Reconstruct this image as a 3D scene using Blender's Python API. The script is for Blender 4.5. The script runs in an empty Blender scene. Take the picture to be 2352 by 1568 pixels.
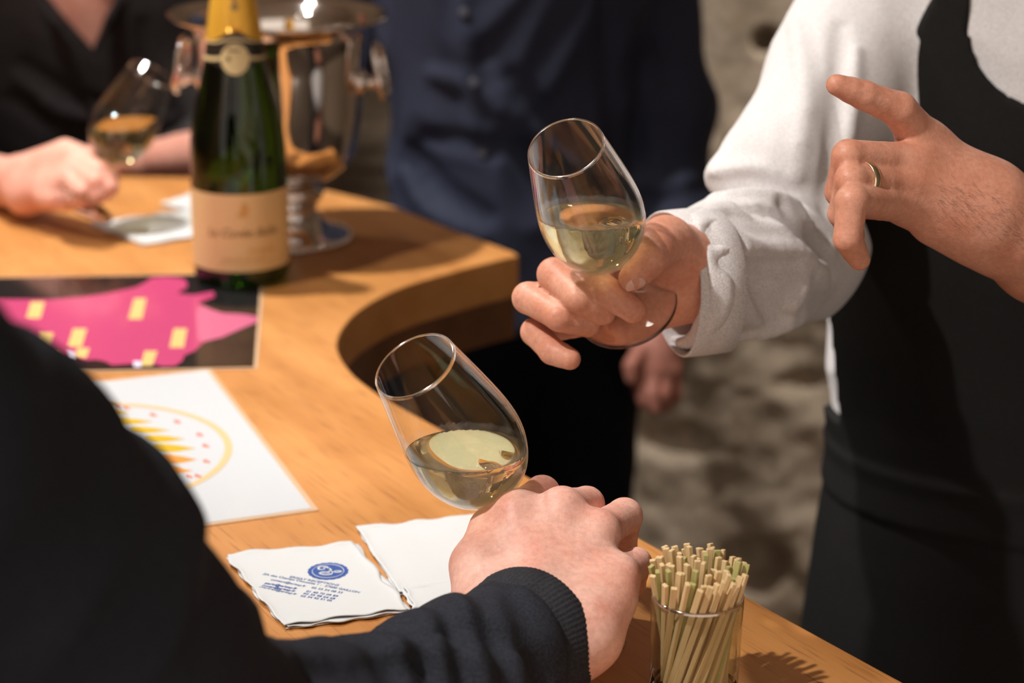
import bpy, bmesh, math, random
import numpy as np
from mathutils import Vector, Matrix

# ------------------------------------------------------------------ camera, world, lights
random.seed(4)
RNG = np.random.default_rng(7)
scene = bpy.context.scene
COL = scene.collection
FPX = 4573.0                       # focal length in pixels of the 2352 x 1568 frame (70 mm on 36 mm)
PITCH, ROLL = math.radians(18.2), math.radians(0.7)
TABLE = 1.05                       # bar top height
CAM = np.array([0.0, 0.0, TABLE + 0.525])
FWD = np.array([0, math.cos(PITCH), -math.sin(PITCH)])
_up = np.array([0, math.sin(PITCH), math.cos(PITCH)])
_rt = np.array([1.0, 0, 0])
RGT = _rt * math.cos(ROLL) + _up * math.sin(ROLL)
UPV = -_rt * math.sin(ROLL) + _up * math.cos(ROLL)

cam_d = bpy.data.cameras.new('camera')
cam_d.lens = 70.0
cam_d.sensor_width = 36.0
cam_d.clip_start = 0.05
cam_d.dof.use_dof = True
cam_d.dof.focus_distance = 1.13
cam_d.dof.aperture_fstop = 5.6
cam = bpy.data.objects.new('camera', cam_d)
COL.objects.link(cam)
_m = Matrix.Identity(4)
for _i in range(3):
    _m[_i][0], _m[_i][1], _m[_i][2], _m[_i][3] = RGT[_i], UPV[_i], -FWD[_i], CAM[_i]
cam.matrix_world = _m
scene.camera = cam

scene.view_settings.view_transform = 'Standard'
scene.view_settings.look = 'None'
scene.view_settings.gamma = 1.0
scene.view_settings.use_curve_mapping = False
scene.view_settings.exposure = 0.0
scene.cycles.max_bounces = 10
scene.cycles.diffuse_bounces = 3

world = bpy.data.worlds.new('world')
scene.world = world
world.use_nodes = True
world.node_tree.nodes['Background'].inputs[0].default_value = (1.0, 0.86, 0.74, 1)
world.node_tree.nodes['Background'].inputs[1].default_value = 0.95

# ceiling spotlights of the cellar bar, the third an added fill: position, aim, watts, cone degrees, lens radius
SPOTS = [
    ((-0.66, 1.90, 2.56), (-0.22, 1.80, TABLE), 142, 66, 0.028),
    ((-0.80, 0.55, 2.56), (0.36, 1.06, 1.12), 104, 50, 0.026),
    ((-0.98, 1.12, 2.56), (-0.25, 1.70, 1.12), 56, 36, 0.030),  # added lamp without a known source, brightens the front of the bottle label
    ((0.62, 2.50, 2.56), (0.42, 3.00, 1.25), 120, 40, 0.040),
    ((-0.55, 2.55, 2.56), (-0.65, 2.3, 1.0), 16, 70, 0.030),
]


# ------------------------------------------------------------------ geometry helpers
def at(px, py, d):
    """world point seen at a photo position, at depth d (metres along the lens axis)"""
    return CAM + d * (FWD + (px - 1176) / FPX * RGT - (py - 784) / FPX * UPV)


def on_table(px, py, z=TABLE):
    d = FWD + (px - 1176) / FPX * RGT - (py - 784) / FPX * UPV
    return CAM + d * ((z - CAM[2]) / d[2])


def link(o, parent=None):
    COL.objects.link(o)
    if parent is not None:
        o.parent = parent
        o.matrix_parent_inverse = Matrix.Translation(-parent.location)
    return o


def tag(o, label, cat=None, group=None, kind=None):
    o['label'] = label
    if cat:
        o['category'] = cat
    if group:
        o['group'] = group
    if kind:
        o['kind'] = kind
    return o


def thing(name, label, cat, loc, group=None):
    o = bpy.data.objects.new(name, None)
    o.empty_display_size = 0.03
    o.location = Vector([float(v) for v in loc])
    COL.objects.link(o)
    return tag(o, label, cat, group)


def mesh_obj(name, verts, faces, mat, parent=None, smooth=True):
    me = bpy.data.meshes.new(name)
    me.from_pydata([tuple(map(float, v)) for v in verts], [], [tuple(int(i) for i in f) for f in faces])
    me.materials.append(mat)
    me.update()
    if smooth:
        me.polygons.foreach_set('use_smooth', [True] * len(me.polygons))
    return link(bpy.data.objects.new(name, me), parent)


def mesh_np(name, verts, quads, mat, parent=None):
    me = bpy.data.meshes.new(name)
    me.vertices.add(len(verts))
    me.vertices.foreach_set('co', np.ascontiguousarray(verts, dtype=np.float32).ravel())
    n = len(quads)
    me.loops.add(n * 4)
    me.loops.foreach_set('vertex_index', np.ascontiguousarray(quads, dtype=np.int32).ravel())
    me.polygons.add(n)
    me.polygons.foreach_set('loop_start', np.arange(0, n * 4, 4, dtype=np.int32))
    me.polygons.foreach_set('loop_total', np.full(n, 4, dtype=np.int32))
    me.update(calc_edges=True)
    me.validate()
    me.polygons.foreach_set('use_smooth', [True] * len(me.polygons))
    me.materials.append(mat)
    return link(bpy.data.objects.new(name, me), parent)


def bm_obj(name, bm, mat, parent=None, smooth=True):
    me = bpy.data.meshes.new(name)
    bm.to_mesh(me)
    bm.free()
    me.materials.append(mat)
    if smooth:
        me.polygons.foreach_set('use_smooth', [True] * len(me.polygons))
    return link(bpy.data.objects.new(name, me), parent)


def lathe_arrays(profile, n=64, closed=True):
    """profile: (r, z) list; returns verts, faces around the z axis"""
    V, F, rings = [], [], []
    for r, z in profile:
        if r < 1e-6:
            rings.append([len(V)])
            V.append((0, 0, z))
        else:
            rings.append(list(range(len(V), len(V) + n)))
            for i in range(n):
                a = 2 * math.pi * i / n
                V.append((r * math.cos(a), r * math.sin(a), z))
    for a, b in zip(rings[:-1], rings[1:]):
        if len(a) == 1 and len(b) == 1:
            continue
        for i in range(n):
            j = (i + 1) % n
            if len(a) == 1:
                F.append((a[0], b[j], b[i]))
            elif len(b) == 1:
                F.append((a[i], a[j], b[0]))
            else:
                F.append((a[i], a[j], b[j], b[i]))
    return np.array(V, dtype=float), F


def lathe(name, profile, mat, parent, origin=(0, 0, 0), rot=None, n=64):
    V, F = lathe_arrays(profile, n)
    if rot is not None:
        V = V @ np.array(rot).T
    V = V + np.array(origin)
    o = mesh_obj(name, V, F, mat, parent)
    return o


def spline(pts, n):
    """Catmull-Rom through (k, dims) points"""
    pts = np.array(pts, dtype=float)
    p = np.vstack([2 * pts[0] - pts[1], pts, 2 * pts[-1] - pts[-2]])
    out = []
    segs = len(pts) - 1
    for t in np.linspace(0, segs - 1e-9, n):
        i = int(t)
        u = t - i
        a, b, c, d = p[i], p[i + 1], p[i + 2], p[i + 3]
        out.append(0.5 * ((2 * b) + (c - a) * u + (2 * a - 5 * b + 4 * c - d) * u * u + (3 * b - a - 3 * c + d) * u ** 3))
    return np.array(out)


def tube_arrays(path, radius, n=10, closed=False):
    path = np.array(path, dtype=float)
    m = len(path)
    rad = np.full(m, radius) if np.isscalar(radius) else np.array(radius)
    V, F = [], []
    ref = np.array([0.123, 0.31, 0.94])
    for i in range(m):
        if closed:
            t = path[(i + 1) % m] - path[i - 1]
        else:
            t = path[min(i + 1, m - 1)] - path[max(i - 1, 0)]
        t = t / np.linalg.norm(t)
        u = np.cross(t, ref)
        u /= np.linalg.norm(u)
        w = np.cross(t, u)
        for k in range(n):
            a = 2 * math.pi * k / n
            V.append(path[i] + rad[i] * (math.cos(a) * u + math.sin(a) * w))
    for i in range(m if closed else m - 1):
        for k in range(n):
            a, b = i * n + k, i * n + (k + 1) % n
            c, d = ((i + 1) % m) * n + (k + 1) % n, ((i + 1) % m) * n + k
            F.append((a, b, c, d))
    if not closed:
        F.append(tuple(range(n - 1, -1, -1)))
        F.append(tuple((m - 1) * n + k for k in range(n)))
    return np.array(V), F


def extrude_poly(name, pts2d, z0, z1, mat, parent=None, bevel=0.0, smooth=False):
    bm = bmesh.new()
    vs = [bm.verts.new((p[0], p[1], z1)) for p in pts2d]
    f = bm.faces.new(vs)
    f.normal_update()
    if f.normal.z < 0:
        f.normal_flip()
    r = bmesh.ops.extrude_face_region(bm, geom=[f])
    ex = [g for g in r['geom'] if isinstance(g, bmesh.types.BMVert)]
    # extruded copy stays as the top; move the original ring down
    for v in vs:
        v.co.z = z0
    bmesh.ops.recalc_face_normals(bm, faces=bm.faces)
    if bevel > 0:
        ed = [e for e in bm.edges if len(e.link_faces) == 2 and abs(e.link_faces[0].normal.z - e.link_faces[1].normal.z) > 0.5]
        bmesh.ops.bevel(bm, geom=ed, offset=bevel, segments=2, affect='EDGES', profile=0.5)
    bmesh.ops.triangulate(bm, faces=[f for f in bm.faces if len(f.verts) > 4])
    return bm_obj(name, bm, mat, parent, smooth)


# ------------------------------------------------------------------ signed distance modelling for organic shapes
class Sdf:
    def __init__(s, fn, lo, hi):
        s.fn, s.lo, s.hi = fn, np.array(lo, dtype=float), np.array(hi, dtype=float)

    def __call__(s, P):
        return s.fn(P)


def smin(a, b, k):
    h = np.maximum(k - np.abs(a - b), 0) / k
    return np.minimum(a, b) - h * h * k * 0.25


def smax(a, b, k):
    return -smin(-a, -b, k)


def cap(a, b, ra, rb):
    a, b = np.array(a, dtype=np.float32), np.array(b, dtype=np.float32)
    ab = b - a
    L = float(ab @ ab) + 1e-12

    def fn(P):
        q = P - a
        t = np.clip((q @ ab) / L, 0, 1)
        v = q - t[:, None] * ab
        return np.sqrt(np.einsum('ij,ij->i', v, v)) - (ra + (rb - ra) * t)
    m = max(ra, rb)
    return Sdf(fn, np.minimum(a, b) - m, np.maximum(a, b) + m)


def ball(c, r):
    c = np.array(c, dtype=np.float32)

    def fn(P):
        v = P - c
        return np.sqrt(np.einsum('ij,ij->i', v, v)) - r
    return Sdf(fn, c - r, c + r)


def ellipsoid(c, rad, rot=None):
    c = np.array(c, dtype=np.float32)
    rad = np.array(rad, dtype=np.float32)
    M = np.eye(3, dtype=np.float32) if rot is None else np.array(rot, dtype=np.float32)
    mr = float(rad.min())

    def fn(P):
        q = (P - c) @ M / rad
        return (np.sqrt(np.einsum('ij,ij->i', q, q)) - 1) * mr
    return Sdf(fn, c - rad.max(), c + rad.max())


def union(parts, k=0.0):
    def fn(P):
        d = parts[0](P)
        for p in parts[1:]:
            e = p(P)
            d = smin(d, e, k) if k > 0 else np.minimum(d, e)
        return d
    return Sdf(fn, np.min([p.lo for p in parts], axis=0), np.max([p.hi for p in parts], axis=0))


def subtract(a, b, k=0.002):
    return Sdf(lambda P: smax(a(P), -b(P), k), a.lo, a.hi)


def grow(a, r):
    return Sdf(lambda P: a(P) - r, a.lo - r, a.hi + r)


def chain(pts, k=0.006):
    """pts: (point, radius) joints"""
    return union([cap(p[0], q[0], p[1], q[1]) for p, q in zip(pts[:-1], pts[1:])], k)


def pchain(pts, k=0.006):
    """pts: (px, py, depth, radius in mm)"""
    return chain([(at(p[0], p[1], p[2]), p[3] / 1000) for p in pts], k)


def stack(secs, c0, yaw):
    """body of stacked ellipses: rows (z, dx, dy, half width, half depth) in the body's own frame"""
    s = np.array(secs, dtype=float)
    s = s[np.argsort(s[:, 0])]
    cy, sy = math.cos(yaw), math.sin(yaw)

    def fn(P):
        z = P[:, 2]
        x0, y0 = P[:, 0] - c0[0], P[:, 1] - c0[1]
        x, y = x0 * cy + y0 * sy, -x0 * sy + y0 * cy
        a = np.interp(z, s[:, 0], s[:, 3])
        b = np.interp(z, s[:, 0], s[:, 4])
        x = x - np.interp(z, s[:, 0], s[:, 1])
        y = y - np.interp(z, s[:, 0], s[:, 2])
        q = (np.abs(x / a) ** 2.3 + np.abs(y / b) ** 2.3) ** (1 / 2.3)
        d = (q - 1) * np.minimum(a, b)
        return smax(d, np.maximum(z - s[-1, 0], s[0, 0] - z), 0.02)
    m = max(s[:, 3].max(), s[:, 4].max()) + np.abs(s[:, 1:3]).max() + 0.02
    return Sdf(fn, (c0[0] - m, c0[1] - m, s[0, 0] - 0.01), (c0[0] + m, c0[1] + m, s[-1, 0] + 0.01))


def wrinkle(a, amp, freq, seed, stretch=(1, 1, 1)):
    r = np.random.default_rng(seed)
    K = r.normal(size=(7, 3)) * freq * np.array(stretch)
    ph = r.uniform(0, 6.28, 7)
    W = r.normal(size=(3, 3)) * freq * 0.5
    p2 = r.uniform(0, 6.28, 3)

    def fn(P):
        d = a(P)
        Q = P + 0.35 / freq * np.sin(P @ W.T.astype(np.float32) + p2.astype(np.float32))
        n = np.zeros(len(P), dtype=np.float32)
        for k, f in zip(K, ph):
            n += np.sin(Q @ k.astype(np.float32) + f)
        n = n / 3.0
        return d - amp * (1 - 2 * np.minimum(np.abs(n), 1))
    return Sdf(fn, a.lo - amp, a.hi + amp)


def surf(px, py, a, d0=0.4, d1=4.0):
    """first point of shape a met by the sight line of a photo position"""
    dirv = FWD + (px - 1176) / FPX * RGT - (py - 784) / FPX * UPV
    L = float(np.linalg.norm(dirv))
    t = d0
    for _ in range(300):
        d = float(a((CAM + dirv * t)[None, :].astype(np.float32))[0])
        if d < 0.0004:
            break
        t += max(d * 0.7, 0.0003) / L
        if t > d1:
            return None
    return CAM + dirv * t


def ridges(a, lines, k=0.006):
    """cloth folds: lines of photo positions laid on the surface; (points, radius mm, lift 0..1)"""
    adds, subs = [], []
    for pts, r, lift in lines:
        P3 = [surf(x, y, a) for x, y in spline(pts, max(2, 3 * len(pts) - 2))]
        P3 = [p for p in P3 if p is not None]
        if len(P3) < 2:
            continue
        n = len(P3)
        rad = [abs(r) / 1000 * (0.35 + 0.65 * math.sin(math.pi * (i + 0.5) / n)) for i in range(n)]
        P3 = [p + FWD * rr * (1 - 2 * lift) for p, rr in zip(P3, rad)]
        c = chain(list(zip(P3, rad)), 0.002)
        (adds if r > 0 else subs).append(c)

    adds_set = set(adds)

    def fn(P):
        d = a(P)
        for c in adds + subs:
            m = ((P > c.lo - k) & (P < c.hi + k)).all(1)
            if m.any():
                e = c(P[m])
                d[m] = smin(d[m], e, k) if c in adds_set else smax(d[m], -e, k)
        return d
    return Sdf(fn, a.lo - 0.01, a.hi + 0.01)


def mesh_sdf(a, h, lo=None, hi=None):
    """surface nets over the narrow band of blocks that hold the surface"""
    lo = (a.lo if lo is None else np.array(lo)) - 3 * h
    hi = (a.hi if hi is None else np.array(hi)) + 3 * h
    B = 8
    nb = np.ceil((hi - lo) / (h * B)).astype(int)
    n = nb * B + 1
    # coarse test at block centres
    g = [lo[i] + (np.arange(nb[i]) + 0.5) * B * h for i in range(3)]
    C = np.stack(np.meshgrid(*g, indexing='ij'), -1).reshape(-1, 3).astype(np.float32)
    dc = np.concatenate([a(c) for c in np.array_split(C, max(1, len(C) // 200000))])
    act = (np.abs(dc) < B * h * 0.87 * 1.7 + 0.012).reshape(nb)
    fine = np.repeat(np.repeat(np.repeat(dc.reshape(nb), B, 0), B, 1), B, 2)
    fine = np.pad(fine, ((0, 1), (0, 1), (0, 1)), mode='edge').astype(np.float32)
    need = np.zeros(n, dtype=bool)
    for bx, by, bz in np.argwhere(act):
        need[bx * B:bx * B + B + 1, by * B:by * B + B + 1, bz * B:bz * B + B + 1] = True
    idx = np.argwhere(need)
    Pn = (lo + idx * h).astype(np.float32)
    vals = np.concatenate([a(c) for c in np.array_split(Pn, max(1, len(Pn) // 300000))])
    fine[idx[:, 0], idx[:, 1], idx[:, 2]] = vals
    v = fine
    ins = v < 0
    nx, ny, nz = n
    tot = np.zeros((nx - 1, ny - 1, nz - 1), dtype=np.int8)
    for dx in (0, 1):
        for dy in (0, 1):
            for dz in (0, 1):
                tot += ins[dx:nx - 1 + dx, dy:ny - 1 + dy, dz:nz - 1 + dz]
    cells = np.argwhere((tot > 0) & (tot < 8))
    cid = -np.ones(tot.shape, dtype=np.int64)
    cid[cells[:, 0], cells[:, 1], cells[:, 2]] = np.arange(len(cells))
    S = np.zeros((len(cells), 3))
    cnt = np.zeros(len(cells))
    cor = [(x, y, z) for x in (0, 1) for y in (0, 1) for z in (0, 1)]
    val = {c: v[cells[:, 0] + c[0], cells[:, 1] + c[1], cells[:, 2] + c[2]] for c in cor}
    for c in cor:
        for ax in range(3):
            if c[ax]:
                continue
            e = list(c)
            e[ax] = 1
            e = tuple(e)
            A, Bv = val[c], val[e]
            m = (A < 0) != (Bv < 0)
            t = np.where(m, A / np.where(m, A - Bv, 1), 0)
            p = np.tile(np.array(c, dtype=float), (len(cells), 1))
            p[:, ax] = t
            S[m] += p[m]
            cnt[m] += 1
    V = lo + (cells + S / cnt[:, None]) * h
    Q = []
    for ax in range(3):
        sl0 = [slice(None)] * 3
        sl1 = [slice(None)] * 3
        sl0[ax] = slice(0, -1)
        sl1[ax] = slice(1, None)
        i0, i1 = ins[tuple(sl0)], ins[tuple(sl1)]
        E = np.argwhere(i0 != i1)
        o1, o2 = [(1, 2), (2, 0), (0, 1)][ax]
        E = E[(E[:, o1] > 0) & (E[:, o2] > 0) & (E[:, o1] < tot.shape[o1]) & (E[:, o2] < tot.shape[o2])]
        fl = i0[E[:, 0], E[:, 1], E[:, 2]]

        def cell(da, db):
            q = E.copy()
            q[:, o1] -= da
            q[:, o2] -= db
            return cid[q[:, 0], q[:, 1], q[:, 2]]
        quad = np.stack([cell(1, 1), cell(0, 1), cell(0, 0), cell(1, 0)], 1)
        quad[~fl] = quad[~fl][:, ::-1]
        Q.append(quad)
    Q = np.concatenate(Q)
    Q = Q[(Q >= 0).all(1)]
    return V, Q


def join_arrays(parts):
    V, Q, off = [], [], 0
    for v, q in parts:
        V.append(v)
        Q.append(q + off)
        off += len(v)
    return np.concatenate(V), np.concatenate(Q)


# ------------------------------------------------------------------ materials
def material(name, color, rough=0.5, **kw):
    m = bpy.data.materials.new(name)
    m.use_nodes = True
    b = m.node_tree.nodes['Principled BSDF']
    b.inputs['Base Color'].default_value = (*color, 1)
    b.inputs['Roughness'].default_value = rough
    for k, v in kw.items():
        b.inputs[k].default_value = v
    return m


def nodes(m):
    nt = m.node_tree
    return nt, nt.nodes['Principled BSDF']


def noise_node(nt, scale, detail=3, rough=0.5, vec=None):
    n = nt.nodes.new('ShaderNodeTexNoise')
    n.inputs['Scale'].default_value = scale
    n.inputs['Detail'].default_value = detail
    n.inputs['Roughness'].default_value = rough
    if vec is not None:
        nt.links.new(vec, n.inputs['Vector'])
    return n


def ramp_node(nt, fac, stops):
    r = nt.nodes.new('ShaderNodeValToRGB')
    while len(r.color_ramp.elements) < len(stops):
        r.color_ramp.elements.new(0.5)
    for e, (p, c) in zip(r.color_ramp.elements, stops):
        e.position = p
        e.color = (*c, 1)
    nt.links.new(fac, r.inputs[0])
    return r


def obj_coords(nt, rotz=0.0, scale=(1, 1, 1)):
    tc = nt.nodes.new('ShaderNodeTexCoord')
    out = tc.outputs['Object']
    for rot, sc in (((0, 0, rotz), (1, 1, 1)), ((0, 0, 0), scale)):
        mp = nt.nodes.new('ShaderNodeMapping')
        mp.inputs['Rotation'].default_value = rot
        mp.inputs['Scale'].default_value = sc
        nt.links.new(out, mp.inputs['Vector'])
        out = mp.outputs['Vector']
    return out


def add_bump(nt, b, height, strength, dist):
    bp = nt.nodes.new('ShaderNodeBump')
    bp.inputs['Strength'].default_value = strength
    bp.inputs['Distance'].default_value = dist
    nt.links.new(height, bp.inputs['Height'])
    nt.links.new(bp.outputs['Normal'], b.inputs['Normal'])


def mix_color(nt, fac, a, c, mode='MIX'):
    mx = nt.nodes.new('ShaderNodeMix')
    mx.data_type = 'RGBA'
    mx.blend_type = mode
    for sock, v in ((mx.inputs[0], fac), (mx.inputs[6], a), (mx.inputs[7], c)):
        if hasattr(v, 'links') or hasattr(v, 'is_output'):
            nt.links.new(v, sock)
        else:
            sock.default_value = v if not isinstance(v, tuple) else (*v, 1)
    return mx.outputs[2]


def make_wood(name, light, dark, pore, rotz, rough=0.32):
    m = material(name, light, rough)
    nt, b = nodes(m)
    v1 = obj_coords(nt, rotz, (2.2, 26, 26))
    n1 = noise_node(nt, 1.0, 4, 0.55, v1)
    r1 = ramp_node(nt, n1.outputs[0], [(0.3, dark), (0.68, light)])
    v2 = obj_coords(nt, rotz, (22, 420, 420))
    n2 = noise_node(nt, 1.0, 2, 0.5, v2)
    r2 = ramp_node(nt, n2.outputs[0], [(0.56, (0, 0, 0)), (0.80, (1, 1, 1))])
    c = mix_color(nt, r2.outputs[0], r1.outputs[0], pore)
    v3 = obj_coords(nt, 0, (5, 5, 5))
    n3 = noise_node(nt, 1.0, 5, 0.6, v3)
    r3 = ramp_node(nt, n3.outputs[0], [(0.3, (0.82, 0.80, 0.78)), (0.7, (1.06, 1.05, 1.04))])
    c = mix_color(nt, 1.0, c, r3.outputs[0], 'MULTIPLY')
    nt.links.new(c, b.inputs['Base Color'])
    rr = ramp_node(nt, n3.outputs[0], [(0.3, (rough - 0.08,) * 3), (0.7, (rough + 0.12,) * 3)])
    nt.links.new(rr.outputs[0], b.inputs['Roughness'])
    add_bump(nt, b, n2.outputs[0], 0.12, 0.0006)
    return m


def make_skin(name, base, red, rough=0.48):
    m = material(name, base, rough)
    nt, b = nodes(m)
    v = obj_coords(nt)
    n1 = noise_node(nt, 38, 4, 0.6, v)
    r1 = ramp_node(nt, n1.outputs[0], [(0.36, red), (0.62, base)])
    n2 = noise_node(nt, 330, 3, 0.6, v)
    r2 = ramp_node(nt, n2.outputs[0], [(0.3, (0.86, 0.84, 0.83)), (0.7, (1.05, 1.05, 1.05))])
    c = mix_color(nt, 1.0, r1.outputs[0], r2.outputs[0], 'MULTIPLY')
    nt.links.new(c, b.inputs['Base Color'])
    b.inputs['Subsurface Weight'].default_value = 0.18
    b.inputs['Subsurface Radius'].default_value = (0.010, 0.004, 0.002)
    b.inputs['Subsurface Scale'].default_value = 0.6
    vo = nt.nodes.new('ShaderNodeTexVoronoi')
    vo.inputs['Scale'].default_value = 800
    nt.links.new(v, vo.inputs['Vector'])
    nb = noise_node(nt, 160, 4, 0.6, v)
    ad = nt.nodes.new('ShaderNodeMath')
    ad.operation = 'ADD'
    nt.links.new(vo.outputs['Distance'], ad.inputs[0])
    nt.links.new(nb.outputs[0], ad.inputs[1])
    add_bump(nt, b, ad.outputs[0], 0.13, 0.0007)
    b.inputs['Specular IOR Level'].default_value = 0.38
    return m


def make_cloth(name, base, var, weave=900, rough=0.85, sheen=0.15, bump=0.25):
    m = material(name, base, rough)
    if base[0] < 0.1:
        m.node_tree.nodes['Principled BSDF'].inputs['Specular IOR Level'].default_value = 0.12
        sheen = 0.0
    nt, b = nodes(m)
    v = obj_coords(nt)
    n1 = noise_node(nt, 9, 3, 0.5, v)
    r1 = ramp_node(nt, n1.outputs[0], [(0.3, var), (0.7, base)])
    n2 = noise_node(nt, weave, 2, 0.5, v)
    r2 = ramp_node(nt, n2.outputs[0], [(0.35, (0.7, 0.7, 0.7)), (0.65, (1.15, 1.15, 1.15))])
    nt.links.new(mix_color(nt, 1.0, r1.outputs[0], r2.outputs[0], 'MULTIPLY'), b.inputs['Base Color'])
    b.inputs['Sheen Weight'].default_value = sheen
    add_bump(nt, b, n2.outputs[0], bump, 0.0008)
    return m


WOOD = make_wood('honey_oak', (0.58, 0.264, 0.077), (0.46, 0.187, 0.046), (0.27, 0.10, 0.026), math.radians(58), 0.42)
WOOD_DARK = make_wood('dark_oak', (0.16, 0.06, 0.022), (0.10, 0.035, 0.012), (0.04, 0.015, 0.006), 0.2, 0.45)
BASE_BLACK = material('black_lacquer', (0.008, 0.007, 0.007), 0.55)
SKIN_A = make_skin('skin_rosy', (0.85, 0.50, 0.41), (0.78, 0.37, 0.29))
SKIN_W = make_skin('skin_tan', (0.70, 0.34, 0.235), (0.63, 0.265, 0.17))
SKIN_C = make_skin('skin_fair', (0.80, 0.42, 0.33), (0.74, 0.33, 0.25))
SKIN_B = make_skin('skin_red', (0.50, 0.22, 0.17), (0.44, 0.17, 0.12))
NAIL = material('fingernail', (0.74, 0.42, 0.35), 0.22)
SHIRT_W = make_cloth('white_cotton', (0.70, 0.67, 0.67), (0.67, 0.64, 0.64), 1400, 0.8, 0.1, 0.1)
APRON = make_cloth('black_canvas', (0.0135, 0.0128, 0.0125), (0.010, 0.0095, 0.009), 1100, 0.8, 0.04, 0.25)
NAVY = make_cloth('navy_sweater', (0.034, 0.036, 0.047), (0.026, 0.028, 0.037), 700, 0.9, 0.12, 0.5)
RIB = make_cloth('navy_rib', (0.042, 0.043, 0.050), (0.032, 0.033, 0.040), 800, 0.9, 0.12, 0.5)
NAVY_B = make_cloth('navy_shirt', (0.046, 0.054, 0.090), (0.034, 0.040, 0.070), 900, 0.7, 0.1, 0.2)
TROUSERS = make_cloth('dark_trousers', (0.010, 0.012, 0.018), (0.007, 0.009, 0.013), 900, 0.85, 0.05, 0.2)
BLACK_KNIT = make_cloth('black_textured_knit', (0.040, 0.036, 0.037), (0.024, 0.021, 0.022), 300, 0.85, 0.15, 0.8)
HAIR = make_cloth('dark_hair', (0.03, 0.017, 0.01), (0.02, 0.012, 0.008), 700, 0.5, 0.0, 0.6)
PAPER = material('tissue_paper', (0.585, 0.60, 0.61), 0.9)
_nt, _b = nodes(PAPER)
_pv = obj_coords(_nt)
add_bump(_nt, _b, noise_node(_nt, 60, 4, 0.6, _pv).outputs[0], 0.25, 0.002)
WHITE_PRINT = material('white_laminate', (0.57, 0.59, 0.62), 0.18)
CLEAR_FILM = material('laminate_border', (0.62, 0.42, 0.27), 0.12)
BLUE_INK = material('blue_ink', (0.025, 0.075, 0.30), 0.8)
PALE_INK = material('pale_blue_ink', (0.05, 0.11, 0.30), 0.8)
BLACK_PRINT = material('black_laminate', (0.012, 0.011, 0.012), 0.12)
PINK_PRINT = material('pink_print', (0.50, 0.06, 0.165), 0.14)
PALE_PINK = material('pale_pink_print', (0.56, 0.12, 0.24), 0.14)
GOLD_PRINT = material('gold_print', (0.74, 0.50, 0.19), 0.2)
YELLOW_PRINT = material('yellow_print', (0.62, 0.40, 0.03), 0.2)
ORANGE_PRINT = material('orange_print', (0.74, 0.30, 0.06), 0.2)
RED_PRINT = material('red_print', (0.62, 0.16, 0.08), 0.2)
PALE_GOLD = material('pale_gold_print', (0.70, 0.50, 0.27), 0.2)
LILAC_PRINT = material('lilac_print', (0.75, 0.68, 0.86), 0.2)
CHROME = material('polished_steel', (0.86, 0.80, 0.76), 0.07, Metallic=1.0)
GOLD = material('white_gold', (0.90, 0.80, 0.58), 0.2, Metallic=1.0)
SILVER = material('silver', (0.85, 0.83, 0.82), 0.15, Metallic=1.0)
def make_bamboo(name, light, dark):
    m = material(name, light, 0.6)
    nt, b = nodes(m)
    n = noise_node(nt, 1.0, 3, 0.6, obj_coords(nt, 0, (900, 900, 25)))
    nt.links.new(ramp_node(nt, n.outputs[0], [(0.3, dark), (0.7, light)]).outputs[0], b.inputs['Base Color'])
    return m


BAMBOO = make_bamboo('bamboo', (0.80, 0.60, 0.33), (0.66, 0.45, 0.22))
BAMBOO_GREEN = make_bamboo('green_bamboo', (0.50, 0.46, 0.17), (0.38, 0.34, 0.12))
FOIL = material('yellow_foil', (0.86, 0.46, 0.05), 0.34, Metallic=0.35)
LABEL = material('cream_label', (0.78, 0.54, 0.25), 0.55)
LABEL_INK = material('label_ink', (0.30, 0.19, 0.07), 0.6)
LABEL_ORANGE = material('label_crest', (0.66, 0.36, 0.10), 0.6)
NECK_BLACK = material('neck_label_black', (0.02, 0.014, 0.010), 0.4)
NECK_GOLD = material('neck_label_gold', (0.62, 0.47, 0.23), 0.4)
BUTTON = material('button', (0.06, 0.06, 0.08), 0.3)


def make_glass(name, color, ior=1.5, rough=0.0, frost=None):
    m = material(name, color, rough)
    nt, b = nodes(m)
    b.inputs['Transmission Weight'].default_value = 1.0
    b.inputs['IOR'].default_value = ior
    if frost:
        v = obj_coords(nt)
        n = noise_node(nt, frost[0], 4, 0.6, v)
        r = ramp_node(nt, n.outputs[0], [(frost[1], (0, 0, 0)), (frost[2], (frost[3],) * 3)])
        nt.links.new(r.outputs[0], b.inputs['Roughness'])
    return m


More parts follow.
